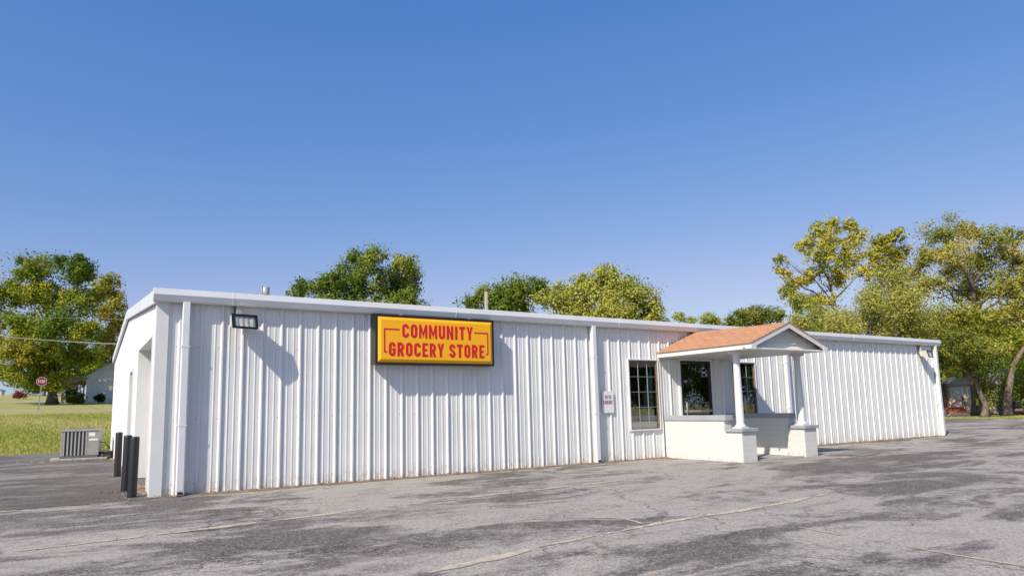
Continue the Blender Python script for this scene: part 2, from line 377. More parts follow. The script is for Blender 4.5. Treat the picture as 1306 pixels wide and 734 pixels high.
scene.cycles.max_bounces=6; scene.cycles.transparent_max_bounces=8

# ------------------------------------------------------------------ terrain, lot
def sst(a,b,x):
    t=np.clip((x-a)/(b-a),0,1); return t*t*(3-2*t)
def zt(x,y):
    m=1-sst(6,24,x); y=np.asarray(y,float)
    r=np.where(y<60,.04*np.maximum(0,y-16.6),.04*43.4+.045*(np.minimum(y,150)-60)); return m*r
def ground():
    xs=np.concatenate([np.linspace(-900,-90,14),np.linspace(-80,110,96),np.linspace(120,1200,16)])
    ys=np.concatenate([np.linspace(-600,-70,10),np.linspace(-60,180,121),np.linspace(190,1200,14)])
    X,Y=np.meshgrid(xs,ys); Z=zt(X,Y)
    inlot=(X<43.9)&(Y<16.5)
    Z=Z-.035
    X2,Y2=X.ravel(),Y.ravel(); v=np.stack([X2,Y2,Z.ravel()],1); nx,ny=len(xs),len(ys)
    i=np.arange((nx-1)*(ny-1)); a=(i//(nx-1))*nx+i%(nx-1)
    f=np.stack([a,a+1,a+nx+1,a+nx],1)
    me=bpy.data.meshes.new('ground'); me.from_pydata(v.tolist(),[],f.tolist()); me.materials.append(M['ground'])
    me.polygons.foreach_set('use_smooth',[True]*len(f))
    o=bpy.data.objects.new('ground',me); COL.objects.link(o); tag(o,kind='structure')
ground()
def wob_edge(a,b,n,amp,sd):
    g=random.Random(sd); return [(a[0]+(b[0]-a[0])*i/n+g.uniform(-amp,amp),a[1]+(b[1]-a[1])*i/n+g.uniform(-amp,amp)) for i in range(n+1)]
def sheet(name,poly,z,mat,kind='structure'):
    m=MB(); m.face([(x,y,z) for x,y in poly]); o=m.build(name,mat); return tag(o,kind=kind)
lot=wob_edge((-60,-80),(43.8,-80),4,0,1)[:-1]+wob_edge((43.8,-80),(43.8,16.4),60,.10,2)[:-1]+wob_edge((43.8,16.4),(-60,16.4),180,.16,3)+[(-60,16.4)]
sheet('parking_lot',lot,0,M['asphalt'])
ap=[(-.02,.05)]+[(-.02,16.38)]+wob_edge((-.02,16.37),(-40,16.37),40,.03,6)[1:]+[(-40,-.30)]+wob_edge((-40,-.30),(-.02,-.22),90,.035,4)[1:]
sheet('driveway',ap,.004,M['apron'])
def draped(name,pts,w,lift,mat,kind='structure'):
    m=MB(); g=random.Random(len(pts)); L=[]
    for i,(x,y) in enumerate(pts):
        ww=w*(1+g.uniform(-.3,.3)); L.append(((x,y-ww/2),(x,y+ww/2)))
    for i in range(len(L)-1):
        q=[L[i][0],L[i+1][0],L[i+1][1],L[i][1]]
        m.face([(x,y,float(zt(x,y))+lift) for x,y in q])
    return tag(m.build(name,mat),kind=kind)
draped('path',[(-40+i*1.0,82.5-.76*(i-1.0)*1.0*.75) for i in range(46)],2.4,-.028,M['path'])
draped('road',[(-120+i*4,100-.1*i+.006*(i-30)**2) for i in range(32)],7,-.028,M['path'])

# cracks with dirt and dry weeds in them
def crack(pts,w,sd,dens=24):
    g=random.Random(sd); out=[]
    for (a,b) in zip(pts[:-1],pts[1:]):
        L=math.dist(a,b); n=max(2,int(L*9))
        for i in range(n):
            t=i/n; out.append((a[0]+(b[0]-a[0])*t,a[1]+(b[1]-a[1])*t))
    out.append(pts[-1]); mb=MB(); mt=MB(); prev=None; off=0
    for i,(x,y) in enumerate(out):
        off=off*.85+g.uniform(-.012,.012); 
        ww=w*(.35+.9*abs(math.sin(i*.31+sd)*math.sin(i*.083+2*sd)))*g.uniform(.6,1.4)
        j=min(i+1,len(out)-1); k=max(i-1,0); d=Vector((out[j][0]-out[k][0],out[j][1]-out[k][1])).normalized(); nn=Vector((-d.y,d.x))
        p=Vector((x,y))+nn*off; q=(p+nn*ww/2,p-nn*ww/2)
        if prev and ww>w*.40: mb.face([(prev[1].x,prev[1].y,.005),(q[1].x,q[1].y,.005),(q[0].x,q[0].y,.005),(prev[0].x,prev[0].y,.005)])
        prev=q
        if g.random()<.5:
            for _ in range(3):
                bx=p.x+g.uniform(-.05,.05); by=p.y+g.uniform(-ww,ww)*.5; h=g.uniform(.006,.022); a=g.uniform(0,6.3)
                mt.face([(bx-.004,by,.005),(bx+.004,by,.005),(bx+.012*math.cos(a),by+.012*math.sin(a),.005+h)])
    return mb,mt
cracks=MB(); weeds=MB()
for k,(pts,w) in enumerate([([(-6,-4.2),(-1.5,-3.64),(.2,-3.5),(2.43,-3.2),(4.6,-3.05),(7.4,-2.85)],.10),
    ([(-3,-7.3),(1.14,-6.68),(2.54,-6.38),(4.18,-6.16),(6.08,-6.1),(7.3,-5.95)],.11),
    ([(3.1,-5.1),(3.6,-5.35),(3.98,-5.67),(3.9,-6.1)],.04),
    ([(4.95,-6.9),(4.78,-7.85),(4.73,-9.05),(4.6,-10.3)],.05),([(12.5,-2.9),(14.2,-2.6),(17,-2.5)],.05),
    ([(-30,-.4),(-6,-.36),(-1.7,-.27),(-.3,-.28)],.10)]):
    a,b=crack(pts,w,k+3)
    for src,dst in ((a,cracks),(b,weeds)):
        n=len(dst.v); dst.v+=src.v; dst.f+=[[i+n for i in f] for f in src.f]; dst.m+=src.m; dst.sm+=src.sm
tag(cracks.build('dirt',M['soil_crack'] if 'soil_crack' in M else paint('crack_dirt',(.50,.43,.33),.95,.15,9,((.16,.14,.11),.6))),kind='stuff')
tag(weeds.build('weeds',paint('dry_weeds',(.30,.24,.10),.9,.2,9)),kind='stuff')
# worn pale parking lines far right
for k,x in enumerate((33.4,36.8)):
    m=MB(); m.box(x,x+.12,-9,5.2,.004,.006); tag(m.build('parking_line',paint('worn_line_paint%d'%k,(.42,.41,.39),.8,.25,3,((.15,.15,.15),.7))),kind='structure')
# dirt and leaf litter along the foot of the front wall
def litter():
    m=MB(); g=random.Random(5); md=MB(); px=0.
    xs=[i*.12 for i in range(0,88)]+[12.9+i*.12 for i in range(0,84)]
    for i in range(len(xs)-1):
        if xs[i+1]-xs[i]>.2: continue
        w0=.09+.12*abs(math.sin(xs[i]*1.3)*math.sin(xs[i]*.41+1)); w1=.09+.12*abs(math.sin(xs[i+1]*1.3)*math.sin(xs[i+1]*.41+1))
        md.face([(xs[i],-.03-w0,.005),(xs[i+1],-.03-w1,.005),(xs[i+1],.0,.016),(xs[i],.0,.016)])
    for i in range(14):
        md.face([(-.03-.1*abs(math.sin(i*1.7)),i*.9,.009),(-.001,i*.9,.03),(-.001,i*.9+.9,.03),(-.03-.1*abs(math.sin(i*1.7+1.7)),i*.9+.9,.009)])
    tag(md.build('dirt',M['soil']),kind='stuff')
    def leaf(x,y,s):
        a=g.uniform(0,6.3); z=g.uniform(.012,.03); c,q=math.cos(a)*s,math.sin(a)*s
        m.face([(x+c,y+q,z),(x-q*.6,y+c*.6,z+g.uniform(0,.02)),(x-c,y-q,z+g.uniform(-.004,.02)),(x+q*.6,y-c*.6,z)],g.randrange(3))
    for _ in range(950):
        x=g.choice(xs)+g.uniform(-.06,.06); leaf(x,-.03-abs(g.gauss(0,.06)),g.uniform(.009,.022))
    for _ in range(90): leaf(-.3+g.gauss(0,.2),.2+g.uniform(-.45,1.0),g.uniform(.008,.018))
    for _ in range(170): leaf(-.9+g.gauss(0,.5),11.0+g.gauss(0,.25),g.uniform(.015,.04))
    for _ in range(120): leaf(g.uniform(-2,12),g.uniform(-8,-.2),g.uniform(.008,.018))
    tag(m.build('leaf_litter',[paint('dry_leaf_a',(.30,.14,.05),.9),paint('dry_leaf_b',(.20,.09,.04),.9),paint('dry_leaf_c',(.42,.27,.12),.9)]),kind='stuff')
litter()

def grass():
    g=np.random.default_rng(4); n=70000
    y=16.45+38*g.random(n)**1.7; x=-16*g.random(n)+2.5; x=np.where(y<16.45,x,x)
    n2=9000; x=np.concatenate([x,44.2+6*g.random(n2)]); y=np.concatenate([y,4+12*g.random(n2)])
    z=zt(x,y)-.04; n=len(x); h=(.02+.055*g.random(n))*np.where(x>40,.8,1)*(.6+.7*(np.sin(x*1.1+.6*y)*np.sin(y*.7)>-.2)); w=.012+.014*g.random(n)
    a=g.random(n)*6.283; lx=g.normal(0,.05,n); ly=g.normal(0,.05,n)
    v=np.empty((n,3,3)); v[:,0]=np.stack([x-w*np.cos(a),y-w*np.sin(a),z],1); v[:,1]=np.stack([x+w*np.cos(a),y+w*np.sin(a),z],1); v[:,2]=np.stack([x+lx,y+ly,z+.04+h],1)
    t=np.clip(.5+.28*np.sin(x*.5+y*.23)+g.normal(0,.22,n),0,1)
    leafmesh('grass',v.reshape(-1,3),np.arange(3*n).reshape(n,3),t,leaf_mat('grass_blades',[(.25,.31,.05),(.42,.42,.09),(.60,.51,.24)],.45),None,kind='stuff')
def leafmesh(name,v,f,t,mat,parent,kind=None):
    me=bpy.data.meshes.new(name); k=f.shape[1]
    me.vertices.add(len(v)); me.vertices.foreach_set('co',v.astype(np.float32).ravel())
    me.loops.add(f.size); me.loops.foreach_set('vertex_index',f.astype(np.int32).ravel())
    me.polygons.add(len(f)); me.polygons.foreach_set('loop_start',np.arange(0,f.size,k,dtype=np.int32)); me.polygons.foreach_set('loop_total',np.full(len(f),k,dtype=np.int32))
    me.update(calc_edges=True); at=me.attributes.new('tint','FLOAT','FACE'); at.data.foreach_set('value',t.astype(np.float32))
    me.materials.append(mat); o=bpy.data.objects.new(name,me); COL.objects.link(o)
    if parent is not None: o.parent=parent
    return tag(o,kind=kind)
grass()

# ------------------------------------------------------------------ the store
L,D,RIDGE,EAVE=22.83,13.36,(7.02,3.63),2.98
store=tag(empty('store',(0,0,0)),'long low white ribbed metal store building with an orange roofed entrance porch','store building')
S=.3052
def profile(a,b,phase):
    pts=[(a,0.)]; k=int((a-phase)/S)-2
    while phase+k*S<b+S:
        c=phase+k*S
        for d,h in ((-.031,0),(-.010,.027),(.010,.027),(.031,0)): pts.append((c+d,h))
        for q in (.105,.200):
            for d,h in ((-.014,0),(-.006,.006),(.006,.006),(.014,0)): pts.append((c+q+d,h))
        k+=1
    pts=[p for p in pts if a<=p[0]<=b]; 
    if pts[-1][0]<b: pts.append((b,0.))
    return pts
def panel(name,a,b,z0,ztop,opens,phase,place,parent):
    """ribbed sheet with openings cut out; place(u,h,z) -> xyz"""
    pts=profile(a,b,phase)
    def hat(u):
        for (u0,h0),(u1,h1) in zip(pts[:-1],pts[1:]):
            if u0<=u<=u1: return h0+(h1-h0)*(u-u0)/max(1e-9,u1-u0)
        return 0
    us=sorted(set([p[0] for p in pts]+[u for o in opens for u in o[:2]]))
    m=MB()
    for u0,u1 in zip(us[:-1],us[1:]):
        if u1-u0<1e-6: continue
        mid=(u0+u1)/2; op=[o for o in opens if o[0]<mid<o[1]]
        segs=[(z0,None)] if not op else ([(z0,op[0][2])] if op[0][2]>z0 else [])+[(op[0][3],None)]
        h0,h1=hat(u0),hat(u1)
        for s0,s1 in segs:
            t0=ztop(u0) if s1 is None else s1; t1=ztop(u1) if s1 is None else s1
            m.face([place(u0,h0,s0),place(u1,h1,s0),place(u1,h1,t1),place(u0,h0,t0)])
    return m.build(name,M['panel'],parent)
W1=(9.40,10.27,.655,2.185); W2=(12.82,13.69,.655,2.185); DR=(10.99,12.02,.02,2.20)
panel('front_wall',.0,L,.012,lambda u:EAVE+.055,[W1,DR,W2],.910,lambda u,h,z:(u,-h,z),store)
def rake(y): return RIDGE[1]+(EAVE+.05-RIDGE[1])*abs(y-RIDGE[0])/RIDGE[0]-.02
LD=(.78,3.55,.015,2.44); SD=(4.75,5.62,.015,2.12)
panel('side_wall',0,D,.012,rake,[LD,SD],.16,lambda u,h,z:(-h*.6,u,z),store)
panel('side_wall',0,D,.012,rake,[],.16,lambda u,h,z:(L+h,u,z),store)
panel('back_wall',0,L,.012,lambda u:EAVE+.055,[],.2,lambda u,h,z:(u,D+h,z),store)
m=MB()   # roof sheets
for y0,z0,y1,z1 in ((-.06,EAVE+.06,RIDGE[0],RIDGE[1]),(D+.06,EAVE+.06,RIDGE[0],RIDGE[1])):
    a=[(y0,z0),(y1,z1),(y1,z1+.03),(y0,z0+.03)]
    m.prism(a if y0<y1 else a[::-1],'x',-.06,L+.06)
m.build('roof',M['white'],store)
# eave gutter: sculpted profile, upper face leaning back, lower face undercut
gp=[(-.045,2.885),(-.135,2.885),(-.150,2.90),(-.185,2.985),(-.172,3.075),(-.158,3.08),(-.045,3.085)]
m=MB(); m.prism(gp,'x',-.10,L+.10)
for x in (1.02,5.0,9.05,13.9,18.0): m.prism([(p[0]-.004 if p[0]<-.05 else p[0]+.004,p[1]+(.002 if p[1]>3 else -.002)) for p in gp],'x',x,x+.018)
m.build('gutter',M['gutter'],store)
for side,x0,x1 in ((0,-.075,-.03),(1,L+.03,L+.075)):
    m=MB()
    for ya,za,yb,zb in ((-.12,EAVE+.085,RIDGE[0],RIDGE[1]+.055),(RIDGE[0],RIDGE[1]+.055,D+.12,EAVE+.085)):
        m.prism([(ya,za-.20),(yb,zb-.20),(yb,zb),(ya,za)],'x',x0,x1)
    m.build('rake_trim',M['gutter'],store)
def downspout(x,name='downspout'):
    m=MB(); d0,d1=-.055,-.15
    m.prism([(x,d0),(x,d1+.01),(x+.01,d1),(x+.10,d1),(x+.11,d1+.01),(x+.11,d0)],'z',.075,2.90)
    m.prism([(d0,.074),(d1+.002,.074),(d1-.012,.03),(d1-.005,.016),(d0+.005,.016)],'x',x+.002,x+.108)
    o=m.build(name,M['gutter'],store,bevel=.004)
    for z in (1.02,2.2): s=MB(); s.box(x-.006,x+.116,d1-.004,d0+.02,z,z+.022); s.build('strap',M['gutter'],o)
    e=MB(); e.box(x+.016,x+.094,d1-.0135,d1-.0125,.03,.07); e.build('outlet_shade',M['blackrubber'],o)  # thin black plate painted for the shade inside the open spout mouth
for x in (.31,8.30,14.84,22.60): downspout(x)
for x0,x1 in ((-.035,.13),(L-.16,L+.035)):
    m=MB(); m.box(x0,x1,-.045,.0,.01,2.885); m.box(x0 if x0<0 else L-.0,x0+.035 if x0<0 else L+.035,.0,.16,.01,2.885); m.build('corner_trim',M['white'],store)
# base rust line / foundation
box_part('foundation_edge',store,M['concrete'],.14,10.4,-.012,.06,-.05,.011); box_part('foundation_edge',store,M['concrete'],12.8,L-.17,-.012,.06,-.05,.011)

def window(o):
    x0,x1,z0,z1=o
    f=MB(); t=.03
    f.box(x0-t,x0,-.045,.03,z0-t,z1+t); f.box(x1,x1+t,-.045,.03,z0-t,z1+t); f.box(x0,x1,-.045,.03,z1,z1+t); f.box(x0,x1,-.055,.03,z0-t,z0)
    fr=f.build('window',M['white'],store,bevel=.004)
    s=MB(); t=.022; a,b,c,d=x0+.002,x1-.002,z0+.002,z1-.002
    s.box(a,a+t,-.03,.02,c,d); s.box(b-t,b,-.03,.02,c,d); s.box(a+t,b-t,-.03,.02,d-t,d); s.box(a+t,b-t,-.03,.02,c,c+t)
    s.build('sash_frame',M['wooddark'],fr)
    mu=MB(); ga=a+t; gb=b-t; gc=c+t; gd=d-t
    for i in (1,2): x=ga+(gb-ga)*i/3; mu.box(x-.004,x+.004,-.004,.005,gc+.12,gd)
    for i in range(5): z=gc+.12+(gd-gc-.12)*i/4; mu.box(ga,gb,-.0055,.0052,z-.004,z+.004) if i<4 else None
    mu.build('muntins',M['galv'],fr)
    g=MB(); g.face([(ga,.006,gc),(gb,.006,gc),(gb,.006,gd),(ga,.006,gd)]); g.build('pane',M['glass'],fr)
    b=MB(); b.box(ga,gb,.03,.05,gc,gc+.11); b.build('bottom_rail',M['white'],fr)
window(W1); window(W2)
def curtain(name,x0,x1,z0,z1,y,slant,label):
    m=MB(); n=30; 
    for i in range(n):
        a=[]; 
        for j in (i,i+1):
            u=j/n; x=x0+(x1-x0)*u; yy=y+.025*math.sin(u*34)
            zb=z0; a.append((x,yy,zb)); a.append((x-slant*0,yy,z1-(1-u)*slant))
        m.face([a[0],a[2],a[3],a[1]],0,True)
    return tag(m.build(name,M['curtain']),label,'curtain')
curtain('curtain',9.95,10.26,.68,2.18,.12,.75,'pale greenish curtain drawn aside behind the multi-paned window left of the porch')
curtain('curtain',13.42,13.68,1.25,2.18,.12,.3,'pale curtain behind the multi-paned window to the right of the porch')
def door():
    x0,x1,z0,z1=DR
    f=MB(); t=.055
    f.box(x0-.05,x0,-.06,.04,.012,z1+.05); f.box(x1,x1+.07,-.06,.04,.012,z1+.05); f.box(x0,x1,-.06,.04,z1,z1+.05)
    fr=f.build('door',M['white'],store,bevel=.004)
    s=MB(); s.box(x0+.003,x0+t,-.05,.0,z0,z1-.003); s.box(x1-t,x1-.003,-.05,.0,z0,z1-.003); s.box(x0+t,x1-t,-.05,.0,z1-t,z1-.003); s.box(x0+t,x1-t,-.05,.0,z0,z0+.20)
    s.build('door_frame',M['black'],fr,bevel=.004)
    g=MB(); g.face([(x0+t,-.02,z0+.20),(x1-t,-.02,z0+.20),(x1-t,-.02,z1-t),(x0+t,-.02,z1-t)]); g.build('glass_pane',M['glass'],fr)
    h=MB(); h.tube([(x0+.10,-.05,.92),(x0+.10,-.10,.92),(x0+.10,-.10,1.22),(x0+.10,-.05,1.22)],.012,8); h.box(x0+t,x1-t,-.085,-.06,1.0,1.045); h.build('handle',M['galv'],fr)
door()
def loading_door():
    y0,y1,z0,z1=LD; dp=.42
    m=MB(); m.box(-.015,dp,y0-.04,y0,z0,z1+.04); m.box(-.015,dp,y1,y1+.04,z0,z1+.04); m.box(-.015,dp,y0,y1,z1,z1+.04)
    j=m.build('loading_door',M['white'],store)
    d=MB()
    for i in range(5):
        a=z0+(z1-z0)*i/5; b=z0+(z1-z0)*(i+1)/5-.012; d.box(dp-.06,dp-.02,y0,y1,a,b); d.box(dp-.075,dp-.06,y0+.1,y1-.1,a+.08,b-.08)
    d.build('door_leaf',M['white'],j)
    y0,y1,z0,z1=SD
    m=MB(); m.box(-.03,.14,y0-.05,y0,z0,z1+.05); m.box(-.03,.14,y1,y1+.05,z0,z1+.05); m.box(-.03,.14,y0,y1,z1,z1+.05)
    j=m.build('side_door',M['white'],store)
    d=MB(); d.box(.10,.14,y0,y1-.03,z0,z1); d.build('door_leaf',M['white'],j)
    w=MB(); w.box(.02,.098,y1-.028,y1-.001,z0,z1-.002); w.build('dark_jamb_strip',M['greydark'],j)  # thin dark strip laid upright on the far jamb of the side door
    k=MB(); k.tube([(.10,y1-.14,1.0),(.03,y1-.14,1.0)],.012); k.tube([(.03,y1-.14,1.0),(.03,y1-.26,1.0)],.011); k.build('handle',M['galv'],j)
loading_door()

# porch ------------------------------------------------------------
PX0,PX1,PXM,PF=10.26,12.78,11.52,-2.60
def porch():
    ez,et=2.25,2.355; pk=2.83; pkw=2.885; th=.03
    # roof deck: two slopes, lapped courses as real steps
    m=MB(); nC=11
    for sgn in (-1,1):
        xe=PX0-.03 if sgn<0 else PX1+.03
        for i in range(nC):
            u0,u1=i/nC,(i+1)/nC; xa=xe+(PXM-xe)*u0; xb=xe+(PXM-xe)*u1
            za0=et+(pk-et)*u0+.012; zb0=et+(pk-et)*u1; za1=et+(pkw-et)*u0+.012; zb1=et+(pkw-et)*u1
            q=[(xa,PF-.03,za0),(xb,PF-.03,zb0),(xb,-.05,zb1),(xa,-.05,za1)]
            if sgn<0: q=[q[0],q[3],q[2],q[1]][::-1] if False else [q[0],q[1],q[2],q[3]]
            m.face(q if sgn>0 else q[::-1])
            m.face([(xa,PF-.03,za0),(xa,-.05,za1),(xa,-.05,za1-.014),(xa,PF-.03,za0-.014)])
            m.face([(xa,PF-.03,za0),(xb,PF-.03,zb0),(xb,PF-.03,zb0-.02),(xa,PF-.03,za0-.03)])
    roof=m.build('porch_roof',M['shingle'],store)
    for x0,x1 in ((PX0,PX0+.025),(PX1-.025,PX1)):
        box_part('fascia_board',roof,M['whitewarm'],x0,x1,PF,-.05,ez,et)
    for sgn in (-1,1):
        xe=PX0 if sgn<0 else PX1; m=MB(); xi=xe-sgn*.0
        hgt=.105
        poly=[(xe,et-hgt),(xe,et),(PXM,pk),(PXM,pk-hgt*1.12)]
        if sgn>0: poly=poly[::-1]
        m.prism(poly,'y',PF-.02,PF-.0005); 
        m.prism([(xe,ez-.012),(xe-sgn*.16,ez-.012),(xe-sgn*.16,ez+.075),(xe,et-.012)] if sgn>0 else [(xe,et-.012),(xe+.16,ez+.075),(xe+.16,ez-.012),(xe,ez-.012)],'y',PF-.034,PF-.021)
        m.build('rake_board',M['white'],roof)
    m=MB(); rows=4; zb,ztp=ez+.03,pk-.10
    gy=PF+.16
    for i in range(rows):
        a=zb+(ztp-zb)*i/rows; b=zb+(ztp-zb)*(i+1)/rows
        def half(z): return max(.0,(pk-.03-z)/(pk-et)*(PXM-PX0)*.985)
        ha,hb=half(a),half(b)
        m.face([(PXM-ha,gy-.045,a),(PXM+ha,gy-.045,a),(PXM+hb,gy,b),(PXM-hb,gy,b)])
        m.face([(PXM-ha,gy-.045,a),(PXM-ha,gy,a),(PXM+ha,gy,a),(PXM+ha,gy-.045,a)])
    m.build('gable_siding',M['whitewarm'],roof)
    m=MB(); m.box(PX0+.025,PX1-.025,PF+.002,-.05,ez-.004,ez+.012); m.box(PX0+.03,PX1-.03,PF+.02,PF+.16,ez+.012,ez+.03); m.build('soffit',M['whitewarm'],roof)
    m=MB()
    m.box(PX0+.26,PX1-.26,-2.02,-1.88,2.13,ez-.005); m.box(PX0+.26,PX0+.40,-1.878,-.05,2.13,ez-.005) ; m.box(PX1-.40,PX1-.26,-1.878,-.05,2.13,ez-.005)
    # floor slab and threshold
    box_part('porch_floor',store,M['concrete'],10.62,12.47,-2.10,-.06,.0,.02,bevel=.004)
    for xa,xb in ((10.405,10.62),(12.50,12.715)):
        w=box_part('porch_wall',store,M['block'],xa,xb,-1.72,-.045,.0,.83)
        box_part('wall_cap',w,M['graycap'],xa-.025,xb+.025,-1.765,-.045,.83,.94,bevel=.008)
    for xa,xb in ((10.42,10.83),(12.46,12.86)):
        w=box_part('porch_pier',store,M['block'],xa-.018,xb,-2.15,-1.72,.0,.605)
        box_part('pier_cap',w,M['graycap'],xa-.055,xb+.04,-2.19,-1.768 if True else -1.72,.605,.675,bevel=.008)
        cx,cy=(xa+xb)/2-.02,-1.965
        m=MB(); prof=[]
        for i in range(13):
            u=i/12; prof.append((.082-.018*u**1.6,.755+u*(2.10-.755)))
        m.lathe(prof,(cx,cy,0),28)
        c=m.build('porch_column',M['white'],store)
        b=MB(); b.box(cx-.115,cx+.115,cy-.115,cy+.115,.675,.70); b.lathe([(.0,.70),(.112,.70),(.118,.713),(.112,.727),(.098,.735),(.096,.742),(.090,.755),(.0,.757)],(cx,cy,0),28); b.build('column_base',M['white'],c)
        k=MB(); k.lathe([(.0,2.098),(.066,2.10),(.078,2.112),(.078,2.122),(.068,2.13),(.068,2.16),(.09,2.185),(.10,2.20),(.0,2.201)],(cx,cy,0),28); k.box(cx-.11,cx+.11,cy-.11,cy+.11,2.2,2.246); k.build('column_capital',M['white'],c)
    box_part('floor_trim',store,M['whitewarm'],12.44,12.499,-1.70,-.06,.02,.09)
porch()

# ------------------------------------------------------------------ signs and wall lights
def store_sign():
    x0,x1,z0,z1,yf=3.362,5.765,1.985,2.862,-.26
    r=tag(empty('store_sign',((x0+x1)/2,-.05,z0)),'yellow lightbox sign with black frame and red words COMMUNITY GROCERY STORE on the white wall','sign')
    ox,oz=-(x0+x1)/2,-z0
    def bx(m,*b): m.box(b[0]+ox,b[1]+ox,b[2]+.05,b[3]+.05,b[4]+oz,b[5]+oz)
    m=MB(); bx(m,x0,x1,-.235,-.036,z0,z1); c=m.build('cabinet',M['black'],r,bevel=.006)
    m=MB(); t=.036
    bx(m,x0,x0+t,yf,-.236,z0,z1); bx(m,x1-t,x1,yf,-.236,z0,z1); bx(m,x0+t,x1-t,yf,-.236,z1-t,z1); bx(m,x0+t,x1-t,yf,-.236,z0,z0+t); m.build('frame',M['black'],r,bevel=.004)
    m=MB(); a,b,cc,d=x0+t+ox,x1-t+ox,z0+t+oz,z1-t+oz; ya,yb=-.25+.05,-.278+.05; iw=.055
    o=[(a,ya,cc),(b,ya,cc),(b,ya,d),(a,ya,d)]; i_=[(a+iw,yb,cc+iw),(b-iw,yb,cc+iw),(b-iw,yb,d-iw),(a+iw,yb,d-iw)]
    m.face(i_)
    for k in range(4): j=(k+1)%4; m.face([o[k],o[j],i_[j],i_[k]])
    m.build('sign_face',M['yellow'],r)
    m=MB(); W_=x1-x0
    lx=lambda u:x0+u*W_+ox
    h=.246; zz1=z0+.478+oz; zz2=z0+.146+oz
    def fit(text,u0,u1,z):
        wd={'I':.42,'M':1.25,' ':.62,'N':1.05,'T':.95,'E':.88}
        n=len(text); tot=sum(wd.get(c,1) for c in text); gaps=sum(1 for c in text[:-1] if c!=' ')
        gap=.036; w=((u1-u0)*W_-gap*gaps)/tot
        lettering(m,text,lx(u0),z,h,w,gap,.046,yb,.005,wd)
    fit('COMMUNITY',.203,.799,zz1); fit('GROCERY STORE',.098,.903,zz2)
    m.build('lettering',M['red'],r)
    t=.024
    zt_=zz1+h*.57; zb_=zz2+h*.30
    for path in ([(lx(.183),zt_),(lx(.064),zt_),(lx(.064),zb_),(lx(.085),zb_)],[(lx(.814),zt_),(lx(.936),zt_),(lx(.936),zb_),(lx(.915),zb_)]):
        m=MB()
        for q in ribbon(path,t):
            a=sum(q[i][0]*q[(i+1)%4][1]-q[(i+1)%4][0]*q[i][1] for i in range(4)); q=q if a>0 else q[::-1]
            m.face([(x,yb-.004,z) for x,z in q])
        m.build('border_line',M['red'],r)
    for x in (x0+.5,x1-.5): m=MB(); bx(m,x,x+.05,-.16,-.10,z1+.001,z1+.022); m.build('bracket',M['galv'],r)
store_sign()
def small_sign():
    x0,x1,z0,z1=8.585,8.905,1.035,1.500
    r=tag(empty('wall_sign',(8.745,-.04,z0)),'small white NO PARKING sign with dark red letters beside the downspout','sign')
    m=MB(); m.box(-.16,.16,-.006,0,0,z1-z0); m.build('plate',M['signwhite'],r,bevel=.002)
    m=MB(); lettering(m,'NO',-.075,.30,.082,.066,.03,.018,-.006,.002); lettering(m,'PARKING',-.138,.185,.085,.033,.007,.010,-.006,.002,{'I':.4,'N':1.1}); m.build('lettering',paint('dark_red_letters',(.26,.02,.03),.5),r)
    for z in (.03,z1-z0-.03): m=MB(); m.tube([(0,-.006,z),(0,-.010,z)],.008,8); m.build('screw',M['galv'],r)
small_sign()
def wall_light(x,z,rz,label):
    r=tag(empty('wall_light',(x,-.05,z),rz),label,'wall light','floodlights under the gutter')
    m=MB()
    # tapered housing: back smaller, front glass tilted down
    w,b=.19,.15; F=[(-w,-.30,-.105),(w,-.30,-.105),(w,-.25,.105),(-w,-.25,.105)]; B=[(-b,-.06,-.06),(b,-.06,-.06),(b,-.06,.095),(-b,-.06,.095)]
    m.face(B[::-1])
    for k in range(4): j=(k+1)%4; m.face([F[j],F[k],B[k],B[j]])
    m.build('housing',M['cream'],r)
    g=MB(); 
    def P(u,v,d): 
        p=[F[0][i]*(1-u)*(1-v)+F[1][i]*u*(1-v)+F[2][i]*u*v+F[3][i]*(1-u)*v for i in range(3)]; return (p[0],p[1]-d,p[2]-d*.23)
    for a0,a1,b0,b1 in ((-.03,.07,-.05,1.05),(.93,1.03,-.05,1.05),(.07,.93,-.05,.12),(.07,.93,.88,1.05)):
        q0=[P(a0,b0,.004),P(a1,b0,.004),P(a1,b1,.004),P(a0,b1,.004)]; q1=[P(a0,b0,.03),P(a1,b0,.03),P(a1,b1,.03),P(a0,b1,.03)]
        g.face(q1)
        for k in range(4): j=(k+1)%4; g.face([q0[k],q0[j],q1[j],q1[k]])
    g.build('bezel',M['black'],r)
    l=MB(); n=8
    for i in range(n):
        u0=.07+.86*i/n;u1=.07+.86*(i+1)/n; dd=.008+.010*(i%2); d2=.008+.010*((i+1)%2)
        l.face([P(u0,.12,dd),P(u1,.12,d2),P(u1,.88,d2),P(u0,.88,dd)])
    l.build('lens',M['lens'],r)
    k=MB(); k.box(-.045,.045,-.07,.012,.02,.30); k.box(-.06,.06,-.059,-.02,-.05,.02); k.build('bracket',M['galv'],r)
    c=MB(); c.tube([(-.06,.0,.10),(-.06,-.005,.31)],.012,8); c.build('conduit',M['greydark'],r)
wall_light(1.125,2.615,R(10),'cream and black floodlight on the wall between the corner downspout and the yellow sign')
wall_light(21.78,2.595,R(10),'cream and black floodlight high on the far right end of the white wall')

